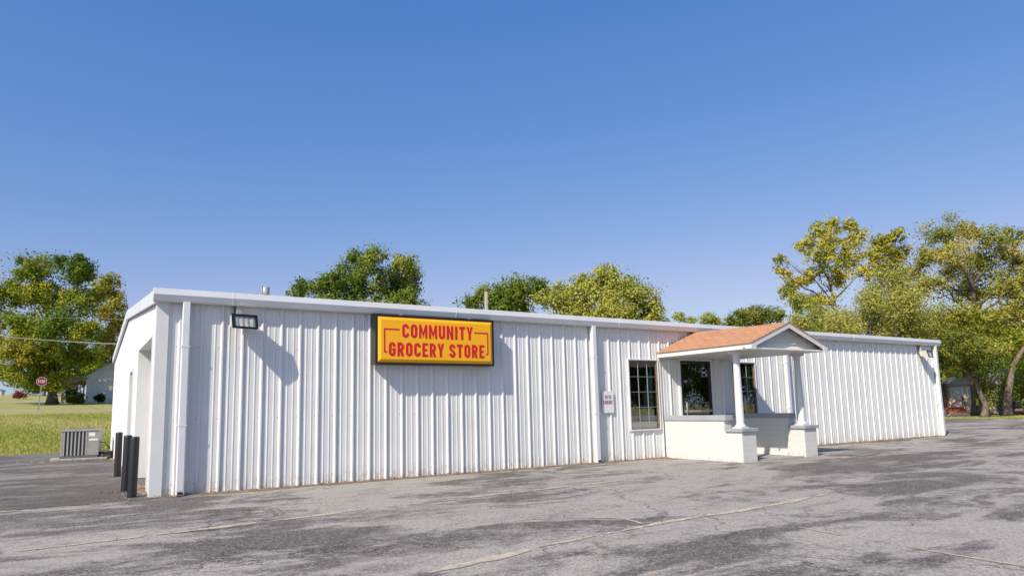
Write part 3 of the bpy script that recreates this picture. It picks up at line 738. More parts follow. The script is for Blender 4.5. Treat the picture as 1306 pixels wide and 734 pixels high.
# roof vent, bollards, condenser
def roof_vent():
    r=tag(empty('roof_vent',(3.13,7.02,3.66)),'small grey capped vent pipe standing on the roof ridge','vent pipe')
    m=MB(); m.lathe([(.15,-.06),(.10,.03),(.07,.06),(.07,.60),(.0,.60)],(0,0,0),16); m.build('pipe',M['galv'],r)
    m=MB(); m.lathe([(.0,.86),(.105,.84),(.108,.66),(.10,.645),(.10,.64),(.0,.64)],(0,0,0),16); m.build('cap',M['galv'],r)
    for k in range(4):
        m=MB(); a=k*math.pi/2+.6; m.box(.104*math.cos(a)-.012,.104*math.cos(a)+.012,.104*math.sin(a)-.012,.104*math.sin(a)+.012,.64,.845); m.build('fin',M['greydark'],r)
roof_vent()
def bollard(x,y,h,lean,label,rot):
    m=MB(); m.lathe([(.064,-.03),(.064,h-.03),(.060,h-.008),(.050,h),(.0,h+.002)],(0,0,0),20)
    o=m.build('bollard',M['bollard']); o.location=(x,y,0); o.rotation_euler=(lean[0],lean[1],rot)
    tag(o,label,'bollard','black pipe bollards beside the loading door'); return o
bollard(-.232,.24,.885,(0,R(.4)),'chipped black pipe bollard nearest the building corner, front one of the row',.3)
bollard(-.262,1.24,.885,(0,R(-.5)),'black pipe bollard standing close behind the front one',2.1)
bollard(-.225,4.45,.875,(0,R(.3)),'black pipe bollard set apart at the back, nearest the grey air conditioner',4.0)
def condenser():
    w,d,h=.92,.80,.76
    r=tag(empty('air_conditioner',(-.79,11.62,.065),R(-8)),'grey louvred outdoor air conditioning unit on a concrete pad','air conditioner')
    box_part('base_tray',r,M['greydark'],-w/2-.012,w/2-.02,-d/2,d/2,0,.07)
    for q in ((-w/2,-w/2+.05,-d/2,-d/2+.05),(-w/2,-w/2+.05,d/2-.05,d/2),(w/2-.33,w/2-.29,-d/2-.004,-d/2+.03),(w/2-.05,w/2,d/2-.05,d/2)):
        box_part('corner_post',r,M['greymetal'],*q,.07,h-.03)
    n=6; x0,x1=-w/2+.05,w/2-.33
    for i in range(n):
        a=x0+(x1-x0)*i/n; m=MB(); m.prism([(a+.006,-d/2+.002),(a+(x1-x0)/n*.48,-d/2-.004),(a+(x1-x0)/n*.5,-d/2+.02),(a+.012,-d/2+.02)],'z',.075,h-.035); m.build('louvre',M['greymetal'],r)
    m=MB(); m.box(-w/2+.03,w/2-.3,-d/2+.035,d/2-.03,.072,h-.032); m.build('coil',M['greydark'],r)
    m=MB(); m.box(w/2-.289,w/2-.001,-d/2+.001,d/2-.051,.072,h-.031); m.build('service_panel',M['greymetal'],r,bevel=.006)
    m=MB(); m.prism([(-w/2-.015,h-.03),(w/2+.012,h-.03),(w/2+.012,h+.01),(w/2-.03,h+.035),(-w/2+.03,h+.035),(-w/2-.015,h+.01)],'y',-d/2-.015,d/2+.015); m.build('lid',M['greymetal'],r,bevel=.01)
    m=MB()
    for k in range(9): m.tube([((.05+.035*k)*math.cos(2*math.pi*i/24)-.05,(.05+.035*k)*math.sin(2*math.pi*i/24),h+.045) for i in range(25)],.004,5,cap=False)
    m.build('fan_grille',M['greydark'],r)
    m=MB(); m.box(w/2-.25,w/2-.10,-d/2-.003,-d/2+.0,h-.17,h-.06); m.build('sticker',M['label'],r)
    m=MB(); m.box(w/2-.24,w/2-.02,-d/2-.003,-d/2+.0,h-.29,h-.235); m.build('sticker',M['label'],r)
    m=MB(); m.tube([(w/2,-d/2+.2,.42),(w/2+.10,-d/2+.2,.41),(w/2+.2,-d/2+.2,.33),(w/2+.27,-d/2+.2,.2)],.012,8); m.build('refrigerant_line',M['blackrubber'],r); m=MB(); m.tube([(w/2,-d/2+.1,.13),(w/2+.45,-d/2+.12,.12)],.017,8); m.build('refrigerant_line',M['blackrubber'],r); m=MB(); m.tube([(w/2,-d/2+.16,.10),(w/2+.45,-d/2+.16,.075)],.012,8); m.build('refrigerant_line',M['blackrubber'],r)
    p=box_part('concrete_pad',None,M['concrete'],-1.52,-.17,11.05,12.2,.004,.065,bevel=.01); tag(p,'low pale concrete pad under the grey air conditioning unit','concrete pad')
    m=MB(); m.box(-.24,-.02,11.55,12.1,.066,.20); o=m.build('concrete_block',M['concrete'],bevel=.015); tag(o,'rough concrete block between the air conditioner and the side wall','concrete block')
condenser()

# ------------------------------------------------------------------ trees
def tree(name,cat,label,lobes,base,rt,leaf,dens,lm,bm,seed,group,fork=.35,bare=(),lean=None,twigs=5,sprig=.025,full=1.0,low=(),clump=.23,bias=.5):
    g=np.random.default_rng(seed)
    if low: lobes=list(lobes)+[(l[0]+rnd.uniform(-.6,.6),l[1]+rnd.uniform(-.8,.8),zz-d*(.55+.45*rnd.random()),min(l[3]*1.25,1.8),min(l[3]*1.05,1.3)) for d in low for l in lobes for zz in (min(q[2] for q in lobes),)]
    root=tag(empty(name,base),label,cat,group)
    B=np.array(base,float); Lb=[np.array(l,float) for l in lobes]
    C=np.mean([l[:3] for l in Lb],axis=0); top=max(l[2]+l[4]*.5 for l in Lb)
    axis=[B]
    if lean: axis+= [np.array(q,float) for q in lean]
    else:
        zt_=B[2]+(top-B[2])*.82
        for i in range(1,7):
            t=i/6; w=t**1.5; axis.append(np.array([B[0]+(C[0]-B[0])*w+g.normal(0,.12)*(top-B[2])/12,B[1]+(C[1]-B[1])*w+g.normal(0,.1)*(top-B[2])/12,B[2]+(zt_-B[2])*t]))
    # densify
    ax=[]; 
    for a,b in zip(axis[:-1],axis[1:]):
        for k in range(4): ax.append(a+(b-a)*k/4)
    ax.append(axis[-1]); ax=np.array(ax); n=len(ax)
    rad=np.array([rt*(1-.86*(i/(n-1))**.8)*(1+.6*max(0,1-i/2.)*.6) for i in range(n)])
    q_=lambda l: 1 if any(l is Lb[i] for i in bare) else 0
    m=MB(); m.tube([tuple(p-B) for p in ax],list(rad),9)
    H=ax[-1][2]-B[2]; lo=B[2]+H*fork
    for l in Lb:
        c=l[:3]; hd=np.hypot(ax[:,0]-c[0],ax[:,1]-c[1])
        zw=c[2]-.75*hd-.3*l[4]
        sc=np.abs(ax[:,2]-np.clip(zw,lo,None))+np.where(ax[:,2]<lo-.01,99,0); i=int(np.argmin(sc)); a=ax[i]
        mid=a*.5+c*.5+np.array([g.normal(0,.12),g.normal(0,.12),.10])*np.linalg.norm(c-a); mid[2]=min(mid[2],c[2]+.3)
        ln=np.linalg.norm(c-a); r0=min(rad[i]*.55,rt*.08+.023*ln)
        pts=[]; 
        for k in range(7):
            t=k/6; q=a*(1-t)**2+2*mid*t*(1-t)+c*t*t+g.normal(0,.025,3)*ln*math.sin(3.14*t); pts.append(q)
        rr=[r0*(1-.75*k/6) for k in range(7)]
        m.tube([tuple(p-B) for p in pts],rr,6,cap=False)
        for _ in range(twigs if q_(l)!=1 else 26):
            s=pts[g.integers(3,7)]; d=g.normal(0,1,3); d/=np.linalg.norm(d); e=c+d*np.array([l[3],l[3],l[4]])*g.uniform(.6,1.05); k=(s+e)/2+g.normal(0,.1,3)*l[3]
            m.tube([tuple(s-B),tuple(k-B),tuple(e-B)],[r0*.3,r0*.18,r0*.06],4,cap=False)
    m.build('trunk',bm,root)
    P=[];T=[];S_=[];O_=[]
    for li,l in enumerate(Lb):
        c=l[:3]; rv=np.array([l[3],l[3],max(l[4],l[3]*.72)*1.08])*full; q=1.0 if li not in bare else .18
        nc=max(8,int(12+9*l[3])); n=int(dens*2.4*l[3]*max(l[4],l[3]*.72)*q)
        d=g.normal(0,1,(nc,3)); d/=np.linalg.norm(d,axis=1)[:,None]; cc=c+d*rv*(g.random((nc,1))**.45)*1.05
        lt=g.normal(0,.14)
        ct=g.normal(0,.15,nc)+lt; cs=np.exp(g.normal(0,.35,nc))*clump
        k=g.integers(0,nc,n); 
        p=cc[k]+np.clip(g.normal(0,1,(n,3)),-1.8,1.8)*np.minimum(rv*cs[k][:,None],.55*rv)
        st=g.random(n)<sprig; p[st]+=np.clip(g.normal(0,.2,(st.sum(),3)),-.4,.4)*np.minimum(rv,1.2)
        O_.append((p-cc[k])/rv/np.maximum(cs[k][:,None],.05)*.55+(p-c)/rv*.45); P.append(p); T.append(np.clip(bias+ct[k]+g.normal(0,.08,n),0,1)); S_.append(np.where(st,.8,1.)*leaf*.84*np.exp(g.normal(0,.28,n)))
    P=np.concatenate(P)-B; T=np.concatenate(T); S_=np.concatenate(S_); O_=np.concatenate(O_); n=len(P)
    ok=P[:,2]>.1; P,T,S_,O_=P[ok],T[ok],S_[ok],O_[ok]; n=len(P)
    nrm=g.normal(0,.62,(n,3))+np.clip(O_,-1.6,1.6)*.8+np.array([0,0,.3]); nrm/=np.linalg.norm(nrm,axis=1)[:,None]
    a=np.cross(nrm,g.normal(0,1,(n,3))); a/=np.linalg.norm(a,axis=1)[:,None]; b=np.cross(nrm,a)
    s=S_[:,None]; v=np.empty((n,4,3)); v[:,0]=P-a*s*.62; v[:,1]=P-b*s*.36-nrm*s*.06; v[:,2]=P+a*s*.62; v[:,3]=P+b*s*.36-nrm*s*.06
    leafmesh('crown',v.reshape(-1,3),np.arange(4*n).reshape(n,4),T,lm,root)
    return root
T={'MAPLE':[(-5.9,81,18.1,2.36,1.57),(-1.9,77.5,17.8,2.34,1.3),(-7.7,84.3,15.8,2.42,1.79),(-4.2,80.7,15.2,2.65,1.77),(-0.6,77.6,17.2,1.05,0.87),(-0.9,78.2,14.1,2.46,1.49),(-6.6,81.6,11.8,2.63,1.75),(-3.2,77.9,11.1,2.76,1.72),(-0.2,76.7,10.7,1.91,1.21),(-6.9,79.8,8.5,2.4,1.54),(-4.2,82,8.1,2.86,1.61),(-1.1,79.3,8.2,2.31,1.42),(-10.8,83.9,14.8,2.62,2.62),(-10.3,86.1,9.7,2.7,2.7),(-6,80.5,5.8,1.91,1.39),(-3.4,80.7,5.4,1.77,1.06),(-7.9,83.9,6.4,1.43,1.25)],
'GOLD':[(2,85.3,17.6,1.26,1.16),(0.9,86.8,16.8,1.17,1.17),(2.8,85.6,15.8,1.17,1.36),(2.1,85.9,14,1.56,1.46),(3.2,85.3,12.2,1.17,1.36),(2,85.2,10.7,1.35,1.35),(3.2,84.3,9.1,0.87,0.87)],
'BACK_A':[(13.4,39.9,10.7,0.89,0.59),(13.6,42.9,10.7,0.75,0.5),(15.4,38.5,11.4,1.18,0.88),(14.7,38.7,10.4,1.06,0.7),(17.6,40.1,13,1.11,0.86),(17.8,36.4,12.7,1.05,0.58),(17.6,37.5,11.4,1.54,0.95),(19.4,35.4,12,1.05,0.76),(20.5,36.6,11.6,1.2,0.72),(20.1,38.7,10.8,1.61,0.74),(16.9,38.9,10.3,1.45,0.6),(20.3,35.4,10,0.94,0.47)],
'BACK_B':[(29.6,42,10.6,1.13,0.5),(30.6,40.3,11.2,1.4,0.7),(31.2,37.9,11.4,1.49,0.75),(33.7,38.2,11.8,1.26,0.7),(31.4,39.1,10.3,2.08,0.55)],
'BACK_C':[(29.3,30.1,9.2,1.06,0.71),(31.6,31.6,10.3,0.99,0.62),(31.3,28.5,10.2,1.06,0.71),(32.6,27.6,10.6,1.29,0.7),(35.5,28.8,10.5,1.48,0.86),(34.7,26,9.3,1.17,0.82),(35.7,26,8.5,0.95,0.59),(32.6,27.6,9.2,2,0.82),(31.6,29.7,9,1.56,0.6)],
'FAR_A':[(70.9,56.1,13.4,0.99,0.44),(72.1,55.1,12.9,0.77,0.44)],
'FAR_B':[(70.3,50.3,12.4,1.04,0.52),(71.5,49.9,12,1.04,0.42)],
'FAR_C':[(68.9,44.8,11.5,1.37,0.59),(71.6,44,11.9,1.78,0.79),(73.2,42.6,12,1.38,0.79)],
'TALL':[(43,16.5,13,0.87,0.65),(44.3,15.9,13.5,0.76,0.49),(44.4,14.8,13.4,0.53,0.43),(43,17.3,12.3,0.77,0.55),(42.2,15,11.8,1.04,0.73),(44.9,14.8,12.4,0.75,0.64),(41.1,15.1,10.7,1.03,0.67),(44,15,11,1.07,0.75),(39.7,17.1,10.2,0.53,0.53),(39.1,16.9,10.8,0.36,0.31),(42,17.9,9.7,0.77,0.55),(41.3,16.1,9.7,0.84,0.53),(42.7,15,9.7,1.05,0.63),(43.6,13.6,9.8,0.72,0.62),(39.8,16.1,7.8,1.04,0.62),(41.6,18.2,8.9,0.66,0.44),(42.2,16.2,8.2,0.96,0.64)],
'GOLDEN_B':[(52,16.7,13.4,0.84,0.6),(52.4,16,13.8,0.71,0.48),(51.3,16.9,12.3,0.95,0.72),(53.5,16.5,12.6,0.97,0.73),(52.5,17,11.4,0.97,0.6)],
'OLIVE':[(42.8,12,8.5,1.19,0.65),(43.9,11.4,8,1.19,0.7),(41,11.8,7.5,0.97,0.58),(40.8,10.3,6.7,1.4,0.66),(42.4,13.2,6.5,1.32,0.66),(42.4,10.3,5.8,1.34,0.67),(38.2,12.3,5.8,1.13,0.47),(39.4,14.6,6.2,1.2,0.45),(37.1,14.4,6,0.78,0.34)],
'BROAD':[(50.3,11.2,13.8,0.64,0.48),(48.9,12.2,12.7,0.96,0.59),(48.5,11,12.2,0.94,0.63),(52.1,10.9,12.9,0.98,0.71),(50,8.7,11.6,1.01,0.71),(48.1,11.7,10.9,1.05,0.63),(47.3,9.7,10.4,1.3,0.75),(50.8,9.6,10.2,1.36,0.78),(51.5,8.4,10.9,0.82,0.72),(46.8,10.8,8.8,1.22,0.82),(51.5,11,8.9,1.51,0.86),(51.1,8.7,8.5,1.34,0.93),(47.8,10.5,6.7,1.44,0.82),(48.8,9.1,6.3,1.51,0.81),(50.3,8,6.5,1.21,0.9),(55,9.3,12.6,0.76,0.65),(52.9,8.5,10.2,0.73,0.73),(48.3,12.9,10.1,0.86,0.65),(49.8,7.4,8.2,0.59,0.69)],
'NEAR':[(45.5,10.3,4.9,0.99,0.79),(44.4,8.8,4.4,1.14,0.66),(46.1,8.2,4.1,1.25,0.67),(45,9.8,3.4,0.88,0.49),(47,9.4,3,0.99,0.6),(45.7,7.7,3,0.76,0.47),(43.7,10.7,4.5,0.68,0.68),(47.3,8.9,2.1,0.59,0.49),(46.7,8.5,1.3,0.44,0.68),(47,9.1,1.3,0.35,0.59)],
'LEAN':[(51.8,7.4,6.8,1.42,0.91),(53,6.9,5.5,1.43,0.92),(52.7,7.1,9.1,1.42,1.02),(54.1,6.4,7.5,1.43,1.02),(51.6,8.1,4,0.51,0.51)]}
lm_maple=leaf_mat('maple_leaves',[(.08,.14,.012),(.20,.26,.02),(.38,.365,.04),(.45,.35,.045)])
lm_gold=leaf_mat('golden_leaves',[(.18,.20,.016),(.38,.35,.04),(.50,.40,.055)])
lm_green=leaf_mat('green_leaves',[(.08,.14,.02),(.19,.245,.034),(.35,.355,.055)])
lm_yellow=leaf_mat('yellow_green_leaves',[(.16,.215,.03),(.37,.38,.07),(.50,.45,.09)])
lm_tall=leaf_mat('yellowing_leaves',[(.16,.21,.028),(.43,.40,.055),(.55,.46,.08)])
lm_olive=leaf_mat('olive_leaves',[(.16,.19,.03),(.37,.36,.07),(.52,.43,.14)])
lm_broad=leaf_mat('browning_leaves',[(.10,.155,.018),(.34,.325,.045),(.48,.38,.11)])
lm_near=leaf_mat('dark_olive_leaves',[(.07,.11,.018),(.24,.245,.04),(.43,.38,.08)])  # darker olive-yellow leaf mix, shrub and wide far treetop
GF='trees standing behind the store'
tree('maple_tree','tree','large spreading maple with green and yellow leaves behind the stop sign',T['MAPLE'],(-3.3,82.6,float(zt(-3.3,82.6))),.55,.24,400,lm_maple,M['bark'],1,None,.22,bias=.42,full=.84)
tree('maple_tree','tree','smaller golden yellow tree beside the white house roof',T['GOLD'],(2.4,88,float(zt(2.4,88))),.28,.25,360,lm_gold,M['bark'],2,None,.3,bias=.55)
tree('leafy_tree','tree','dark green tree with two rounded tops above the roof, left of the yellow sign',T['BACK_A'],(17.8,39,0),.35,.17,800,lm_green,M['bark'],3,GF,.45,bias=.45,low=(2.2,4.2))
tree('leafy_tree','tree','low dark green tree beside the pale utility pole above the roof',T['BACK_B'],(31.5,40,0),.35,.2,700,lm_green,M['bark'],4,GF,.45,bias=.4,low=(2.8,5.0))
tree('leafy_tree','tree','rounded yellow green tree right of the pale utility pole above the roof',T['BACK_C'],(33,29,0),.35,.17,900,lm_yellow,M['bark'],5,GF,.4,bias=.6,low=(2.0,3.9))
tree('leafy_tree','tree','tiny far treetop just above the roof, left of the porch peak',T['FAR_A'],(71,55.3,0),.3,.2,620,lm_yellow,M['bark'],6,GF,.5,bias=.6,low=(2.5,4.5,6.5))
tree('leafy_tree','tree','small far green treetop over the orange porch roof',T['FAR_B'],(70.5,49.8,0),.3,.2,700,lm_yellow,M['bark'],7,GF,.5,low=(2.5,4.5,6.5))
tree('leafy_tree','tree','wide low far green treetop touching the porch roof peak',T['FAR_C'],(71,43.8,0),.35,.22,650,lm_near,M['bark'],8,GF,.5,bias=.45,low=(2.8,5.2))
tree('tall_tree','tree','tall open yellowing tree with a bare pale trunk rising behind the roof',T['TALL'],(43.7,15.1,0),.26,.15,780,lm_tall,M['barkpale'],9,GF,.50,bias=.6,clump=.21)
tree('leafy_tree','tree','golden tree filling the gap between the tall open tree and the broad browning tree',T['GOLDEN_B'],(52.4,16.6,0),.3,.17,800,lm_gold,M['bark'],10,GF,.5,bias=.45)
tree('olive_tree','tree','fine leaved olive green tree rising just behind the right end of the roof',T['OLIVE'],(41.2,12.6,0),.3,.11,1500,lm_olive,M['bark'],11,GF,.4,bias=.5,clump=.28)
tree('broad_tree','tree','broad browning tree with thin bare top twigs at the right',T['BROAD'],(49.3,10.2,0),  .42,.13,980,lm_broad,M['bark'],12,GF,.28,bare=(0,1),bias=.5,twigs=10,full=.97,clump=.25)
tree('leafy_shrub','shrub','low leafy shrub tree hanging over the lot edge beside the leaning trunk',T['NEAR'],(46.4,8.75,0),.20,.13,1100,lm_near,M['barkpale'],13,None,.22,bias=.38,clump=.25)
tree('leaning_tree','tree','tree with thick pale bent trunk leaning out to the right',T['LEAN'],(49.7,8.89,0),.29,.16,900,lm_broad,M['barkpale'],14,None,.75,bias=.45,lean=[(49.85,8.8,1.1),(50.08,8.65,2.05),(50.38,8.47,3.2),(51.1,8.03,4.3),(52.4,7.4,5.6),(53.2,7.0,7.0)])
# low brush under the trees, far right
def brush(name,x,y,w,h,label,seed,lm,dens=900,cat='shrub',group=None,leaf=.12):
    lob=[]; g=np.random.default_rng(seed)
    for i in range(6): lob.append((x+g.uniform(-w,w)*.6,y+g.uniform(-w,w)*.5,float(zt(x,y))+h*g.uniform(.35,.75),w*.5,h*.35))
    return tree(name,cat,label,lob,(x,y,float(zt(x,y))),.05,leaf,dens,lm,M['bark'],seed,group,.05,twigs=3)
lm_dark=leaf_mat('dark_hedge_leaves',[(.012,.028,.008),(.03,.055,.012),(.06,.08,.015)])
brush('undergrowth_bush',52.6,15.6,1.5,2.6,'dark bush between the porch of the far house and the lot edge',21,lm_green,900)
brush('undergrowth_bush',54.5,10.2,1.7,3.4,'dark green bush behind the leaning trunk',22,lm_green,900)
brush('hedge',-.9,80.5,1.15,1.55,'dark clipped hedge in front of the far white house',23,lm_dark,1100,'hedge',leaf=.16)
brush('low_bush',1.35,84.0,.7,1.1,'small dark bush against the corner of the far white house',24,lm_dark,900,leaf=.16)
brush('flowering_bush',-8.1,112,.9,1.2,'pinkish red bush far beyond the stop sign',25,leaf_mat('red_leaves',[(.20,.03,.03),(.38,.08,.08),(.16,.12,.03)]),500,leaf=.2)

# ------------------------------------------------------------------ far left: stop sign, house, cables
def stop_sign():
    x,y=-3.83,63.6; z=float(zt(x,y))
    r=tag(empty('stop_sign',(x,y,z),R(4)),'red octagonal STOP sign on a steel post in the grass','stop sign')
    m=MB(); m.box(-.035,.035,-.02,.02,-.1,2.98); m.box(-.05,-.036,-.03,.0,-.1,2.98); m.box(.036,.05,-.03,.0,-.1,2.98); o=m.build('post',M['galv'],r)
    c=2.62; rr=.42
    def octo(q): return [(q*math.cos(R(22.5+45*i)),c+q*math.sin(R(22.5+45*i))) for i in range(8)]
    m=MB(); m.prism(octo(rr)[::-1],'y',-.045,-.034); m.build('plate',M['signwhite'],r)
    m=MB(); m.face([(px,-.048,pz) for px,pz in octo(rr*.93)]); m.build('red_face',M['stopred'],r)
    m=MB(); lettering(m,'STOP',-.275,c-.14,.28,.115,.03,.036,-.048,.004); m.build('lettering',M['signwhite'],r)
    r.rotation_euler=(0,R(2),R(4))
stop_sign()
def siding_mat():
    m,nt,bs,out=newmat('white_lap_siding'); v=coords(nt); sx=N(nt,'ShaderNodeSeparateXYZ'); nt.links.new(v,sx.inputs[0])
    w=math_(nt,'FRACT',math_(nt,'MULTIPLY',sx.outputs['Z'],7.))
    c=mix(nt,mapr(nt,noise(nt,v,2,5),.4,.7),(.70,.71,.72),(.60,.61,.62)); nt.links.new(c,bs.inputs['Base Color']); bs.inputs['Roughness'].default_value=.6
    bump(nt,w,.8,.02,bs); return m
M['siding']=siding_mat()
def far_house():
    z=2.86; x0,x1,y0,y1=.05,7.6,86.0,95.0; xm=3.85; e=3.35; pk=5.75
    r=tag(empty('house',(xm,y0,z)),'white gabled house with small porch beyond the grass at the left','house')
    o=lambda x:x-xm
    m=MB(); m.prism([(o(x0),-.3),(o(x1),-.3),(o(x1),e),(0,pk),(o(x0),e)],'y',0,y1-y0); m.build('wall',M['siding'],r)
    m=MB()
    for s in (-1,1):
        xe=o(x0)-.35 if s<0 else o(x1)+.35; ze=e-.22
        q=[(xe,ze),(0,pk+.02),(0,pk+.16),(xe,ze+.14)]
        m.prism(q if s<0 else q[::-1],'y',-.3,y1-y0+.3)
    m.build('roof',M['roofgrey'],r)
    m=MB()
    for s in (-1,1):
        xe=o(x0)-.35 if s<0 else o(x1)+.35; ze=e-.22
        q=[(xe,ze-.12),(0,pk-.1),(0,pk+.02),(xe,ze)]
        m.prism(q if s<0 else q[::-1],'y',-.29,-.24)
    m.build('barge_board',M['white'],r)
    m=MB(); m.box(-.95,-.35,-.05,.06,4.0,4.7); w=m.build('window',M['white'],r)
    m=MB(); m.box(-.87,-.43,-.06,-.051,4.08,4.62); m.build('pane',M['black'],w)
    # side porch on the left with rust-red posts
    m=MB(); a=o(x0)
    m.prism([(a-2.7,2.55),(a-.0,3.1),(a-.0,3.25),(a-2.7,2.7)],'y',.3,4.2); pr=m.build('porch_roof',M['roofgrey'],r)
    m=MB(); m.box(a-2.6,a-.02,.35,.5,2.3,2.56); m.build('beam',M['rust'],pr)
    for x in (a-2.55,a-1.35,a-.35):
        m=MB(); m.box(x,x+.16,.36,.5,.3,2.3); m.build('porch_post',M['rust'],r)
    m=MB(); m.box(a-.75,a-.55,.45,.55,.3,2.3); m.build('porch_post',M['white'],r)
    m=MB(); m.box(a-2.6,a-.02,.3,4.2,-.3,.3); m.build('porch_floor',M['concrete'],r)
    m=MB(); m.box(a-2.5,a-.02,.42,.47,.95,1.03); m.build('rail',M['rust'],r)
    m=MB(); m.prism([(2.55-xm+1.15,.75),(2.55-xm+1.9,.75),(2.55-xm+1.8,1.02),(2.55-xm+1.35,1.05)],'y',0,.5); b=m.build('plastic_tub',M['bluetarp'],bevel=.03); b.location=(xm+.2,y0-.9,z-.7); tag(b,'small bright blue object by the white house wall','tub')
far_house()
def far_left_bits():
    z=float(zt(-16,150))
    r=tag(empty('farm_shed',(-19.5,168,z)),'pale far building low on the horizon at the left edge','building')
    m=MB(); m.prism([(-5,0),(5,0),(5,1.6),(0,2.6),(-5,1.6)],'y',0,8); m.build('wall',M['siding'],r)
    m=MB(); m.prism([(-5.3,1.5),(0,2.65),(0,2.8),(-5.3,1.65)],'y',-.2,8.2); m.prism([(5.3,1.65),(0,2.8),(0,2.65),(5.3,1.5)],'y',-.2,8.2); m.build('roof',M['galv'],r)
far_left_bits()
def cables():
    def cab(pts,rad,label):
        out=[]
        for a,b in zip(pts[:-1],pts[1:]):
            a,b=Vector(a),Vector(b)
            for i in range(14):
                t=i/14; q=a.lerp(b,t); q.z-=.0015*(a-b).length*4*t*(1-t); out.append(q)
        out.append(Vector(pts[-1])); m=MB(); m.tube(out,rad,6); tag(m.build('power_cable',M['cable']),label,'cable','overhead cables in front of the maple')
    cab([(-9.5,86.0,10.9),(-.14,23.5,4.42),(1.9,11.5,3.35)],.028,'lower thicker overhead cable crossing the maple to the store roof')
    cab([(-9.5,86.0,13.2),(-.19,23.5,5.55),(1.9,9.5,3.75)],.008,'upper thin faint overhead cable crossing the maple')
cables()
def utility_pole(x,y,z,h,label):
    r=tag(empty('utility_pole',(x,y,z)),label,'utility pole')
    m=MB(); m.tube([(0,0,-.3),(0,0,h)],[.17,.12],12); m.build('pole',M['wood'],r)
    return r
utility_pole(21.56,26.44,0,8.77,'pale weathered pole top rising behind the roof right of the yellow sign')

# ------------------------------------------------------------------ far right: house, steps, mower, garden edge
def right_house():
    r=tag(empty('house',(54.15,14.55,0),R(-57)),'small pinkish house with dark porch and brown steps behind the trees at the right','house')
    # local x to the right in view, -y toward the lot
    m=MB(); m.box(.3,5.4,.4,5,0,2.25); m.build('wall',M['pink'],r)
    m=MB(); m.prism([(-.4,2.15),(6,2.15),(6,2.3),(-.4,2.3)],'y',.1,5.4); m.prism([(.1,2.3),(6,2.3),(3,3.6)],'y',.1,5.4); m.build('roof',M['roofgrey'],r)
    m=MB(); m.prism([(-2.4,2.15),(.3,2.3),(.3,2.45),(-2.4,2.3)],'y',-.9,4); m.build('porch_roof',M['roofgrey'],r)
    for x in (-2.2,-1.3,-.1):
        m=MB(); m.box(x,x+.12,-.8,-.68,.5,2.2); m.build('porch_post',M['black'],r)
    m=MB(); m.box(-2.3,.29,-.85,3,.0,.5); m.build('porch_floor',M['concrete'],r)
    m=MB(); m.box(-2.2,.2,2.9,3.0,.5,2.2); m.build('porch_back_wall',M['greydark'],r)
    for x in (.45,1.5,2.6):
        m=MB(); m.box(x,x+.8,.35,.41,1.3,2.0); w=m.build('window',M['signwhite'],r)
        m=MB(); m.box(x+.08,x+.72,.338,.349,1.36,1.94); m.build('pane',paint('pale_pane%d'%int(x*10),(.35,.42,.38),.2),w)
    for k in range(4):
        m=MB(); m.box(-.1,1.0,-1.9+.3*k,-1.6+.3*k,.0,.14*(k+1)); m.build('step',M['rust'],r)
    for x in (-.1,.95):
        m=MB(); m.tube([(x,-1.9,.85),(x,-.85,1.35)],.035,6); m.tube([(x,-1.85,.0),(x,-1.85,.87)],.03,6); m.tube([(x,-.9,.5),(x,-.9,1.33)],.03,6); m.build('handrail',M['rust'],r)
right_house()
def garden_edge():
    g=random.Random(3); a=Vector((49.75,12.35,0)); b=Vector((51.0,11.5,0)); n=9
    for k in range(2):
        for i in range(n):
            p=a.lerp(b,(i+.5*k)/n)+Vector((.25*k,.32*k,0)); m=MB(); s=g.uniform(.055,.075)
            m.lathe([(.0,-.02),(s*1.3,.0),(s*1.35,s*.7),(s*.8,s*1.25),(.0,s*1.4)],(0,0,0),9); o=m.build('edging_stone',M['signwhite']); o.location=p+Vector((0,0,.02)); o.rotation_euler=(0,0,g.uniform(0,3)); tag(o,'white painted stone in the edging of the lawn bed before the pinkish house','stone','white stones edging the lawn bed')
garden_edge()
def mower():
    r=tag(empty('lawn_mower',(52.5,9.4,0),R(30)),'small faded red riding mower parked on the lawn right of the leaning trunk','mower')
    m=MB(); m.box(-.55,.1,-.28,.28,.25,.42); m.build('chassis',M['greydark'],r,bevel=.02)
    m=MB(); m.prism([(-.05,.40),(.65,.40),(.68,.55),(.6,.72),(-.05,.78)],'y',-.24,.24); m.build('hood',M['mowerred'],r,bevel=.04)
    m=MB(); m.box(-.5,-.12,-.22,.22,.50,.60); m.prism([(-.56,.55),(-.46,.55),(-.52,.95),(-.60,.95)],'y',-.22,.22); m.box(-.36,-.26,-.08,.08,.42,.5); m.build('seat',M['black'],r,bevel=.03)
    m=MB(); m.tube([(.02,0,.76),(-.08,0,.92)],.02,8); m.tube([(-.10+.15*math.sin(2*math.pi*i/16)*.5,.17*math.cos(2*math.pi*i/16),.93+.08*math.sin(2*math.pi*i/16)) for i in range(17)],.015,6,cap=False); m.build('steering_wheel',M['black'],r)
    for x,y,s in ((-.4,-.36,.25),(-.4,.36,.25),(.5,-.33,.18),(.5,.33,.18)):
        m=MB(); m.tube([(x,y-.09,s),(x,y+.09,s)],s,18,smooth=False); w=m.build('wheel',M['blackrubber'],r,bevel=.02)
        h=MB(); h.tube([(x,y-.1,s),(x,y+.1,s)],s*.45,12,smooth=False); h.build('rim',M['cream'],w)
    m=MB(); m.box(-.1,.35,-.42,.42,.10,.24); m.build('mower_deck',M['mowerred'],r,bevel=.03)
mower()

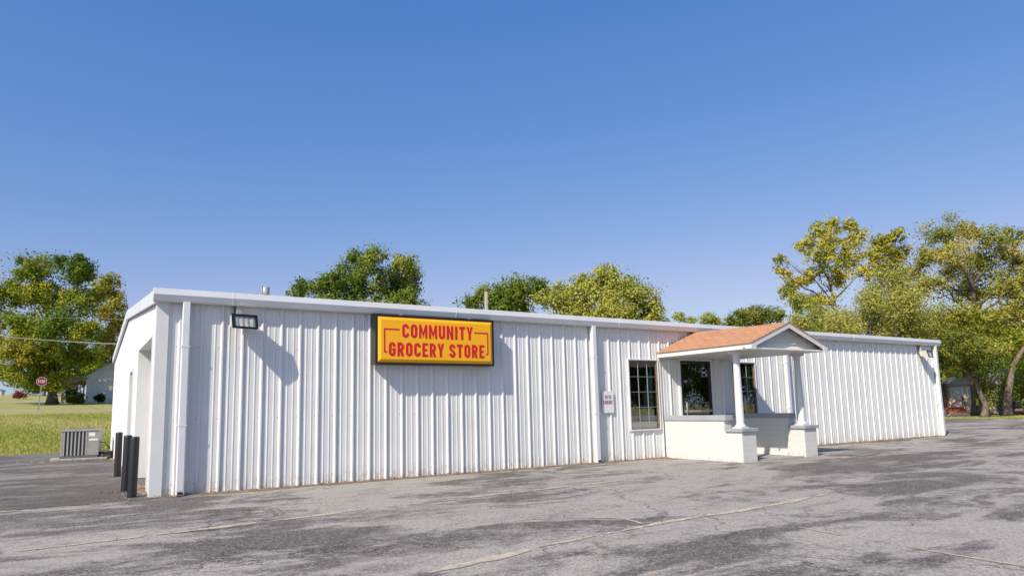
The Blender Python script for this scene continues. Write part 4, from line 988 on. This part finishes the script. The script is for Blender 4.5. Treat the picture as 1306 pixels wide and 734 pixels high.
# trees across the lot behind the photographer: what the window glass mirrors
def mirrored():
    g=random.Random(11); k=0
    proto=None
    for (x,y,s) in ((30,-36,1.0),(38,-40,1.15),(46,-36,.95),(54,-33,1.1),(62,-30,1.0),(69,-25,1.05)):
        if proto is None:
            lob=[(x+g.uniform(-3.2,3.2),y+g.uniform(-2.5,2.5),g.uniform(2.2,9.5),1.9,1.4) for _ in range(22)]
            proto=tree('leafy_tree','tree','tall green tree of the row across the lot, seen only mirrored in the windows',lob,(x,y,0),.35,.24,330,lm_green,M['bark'],31,'trees across the lot mirrored in the windows',.2)
            o=proto
        else: o=copy_tree(proto)
        o.location=(x,y,0); o.rotation_euler=(0,0,g.uniform(0,6.2)); o.scale=(s,s,s)
mirrored()

GB='background trees far behind'
for k,(x,y,w,hh,lab,lm_) in enumerate([(-6,139,5.5,7.5,'dark far tree behind the left half of the maple','lm_green'),(-1,130,5,8,'dark far tree behind the right half of the maple','lm_green'),(3.2,118,4.5,9,'dark far tree behind the golden tree and the white house','lm_maple'),
(54,27.5,4.5,8.6,'low yellow green tree just over the right slope of the porch roof','lm_yellow'),(60.7,28.5,5,9.2,'yellow green tree behind the pale trunk of the tall open tree','lm_yellow'),(60.3,22.5,5,8.8,'olive tree low behind the fine leaved tree over the roof','lm_olive'),(68,22.5,5.5,9.4,'olive tree behind the right end of the store roof','lm_olive'),(69,17.5,5.5,8.5,'green tree behind the pinkish house at the right','lm_maple'),
(84,29,6,7.5,'far green tree left of the pinkish house','lm_green'),(84,23.5,6,8.5,'far green tree right of the pinkish house','lm_green'),(92,24,7,8,'far green tree beyond the lawn at the right edge','lm_green'),(80,13.5,6,8.5,'far green tree behind the leaning trunk','lm_maple')]):
    g=np.random.default_rng(70+k); z=float(zt(x,y)); lob=[]
    for i in range(11):
        t=g.uniform(.22,.9); ww=w*(1-.55*abs(t-.5)); a=g.uniform(0,6.28)
        lob.append((x+math.cos(a)*ww*.55,y+math.sin(a)*ww*.55,z+hh*t,w*.36,hh*.13))
    tree('leafy_tree','tree',lab,lob,(x,y,z),.28,.30,230,globals()[lm_],M['bark'],70+k,GB,.15,twigs=3,bias=.42)
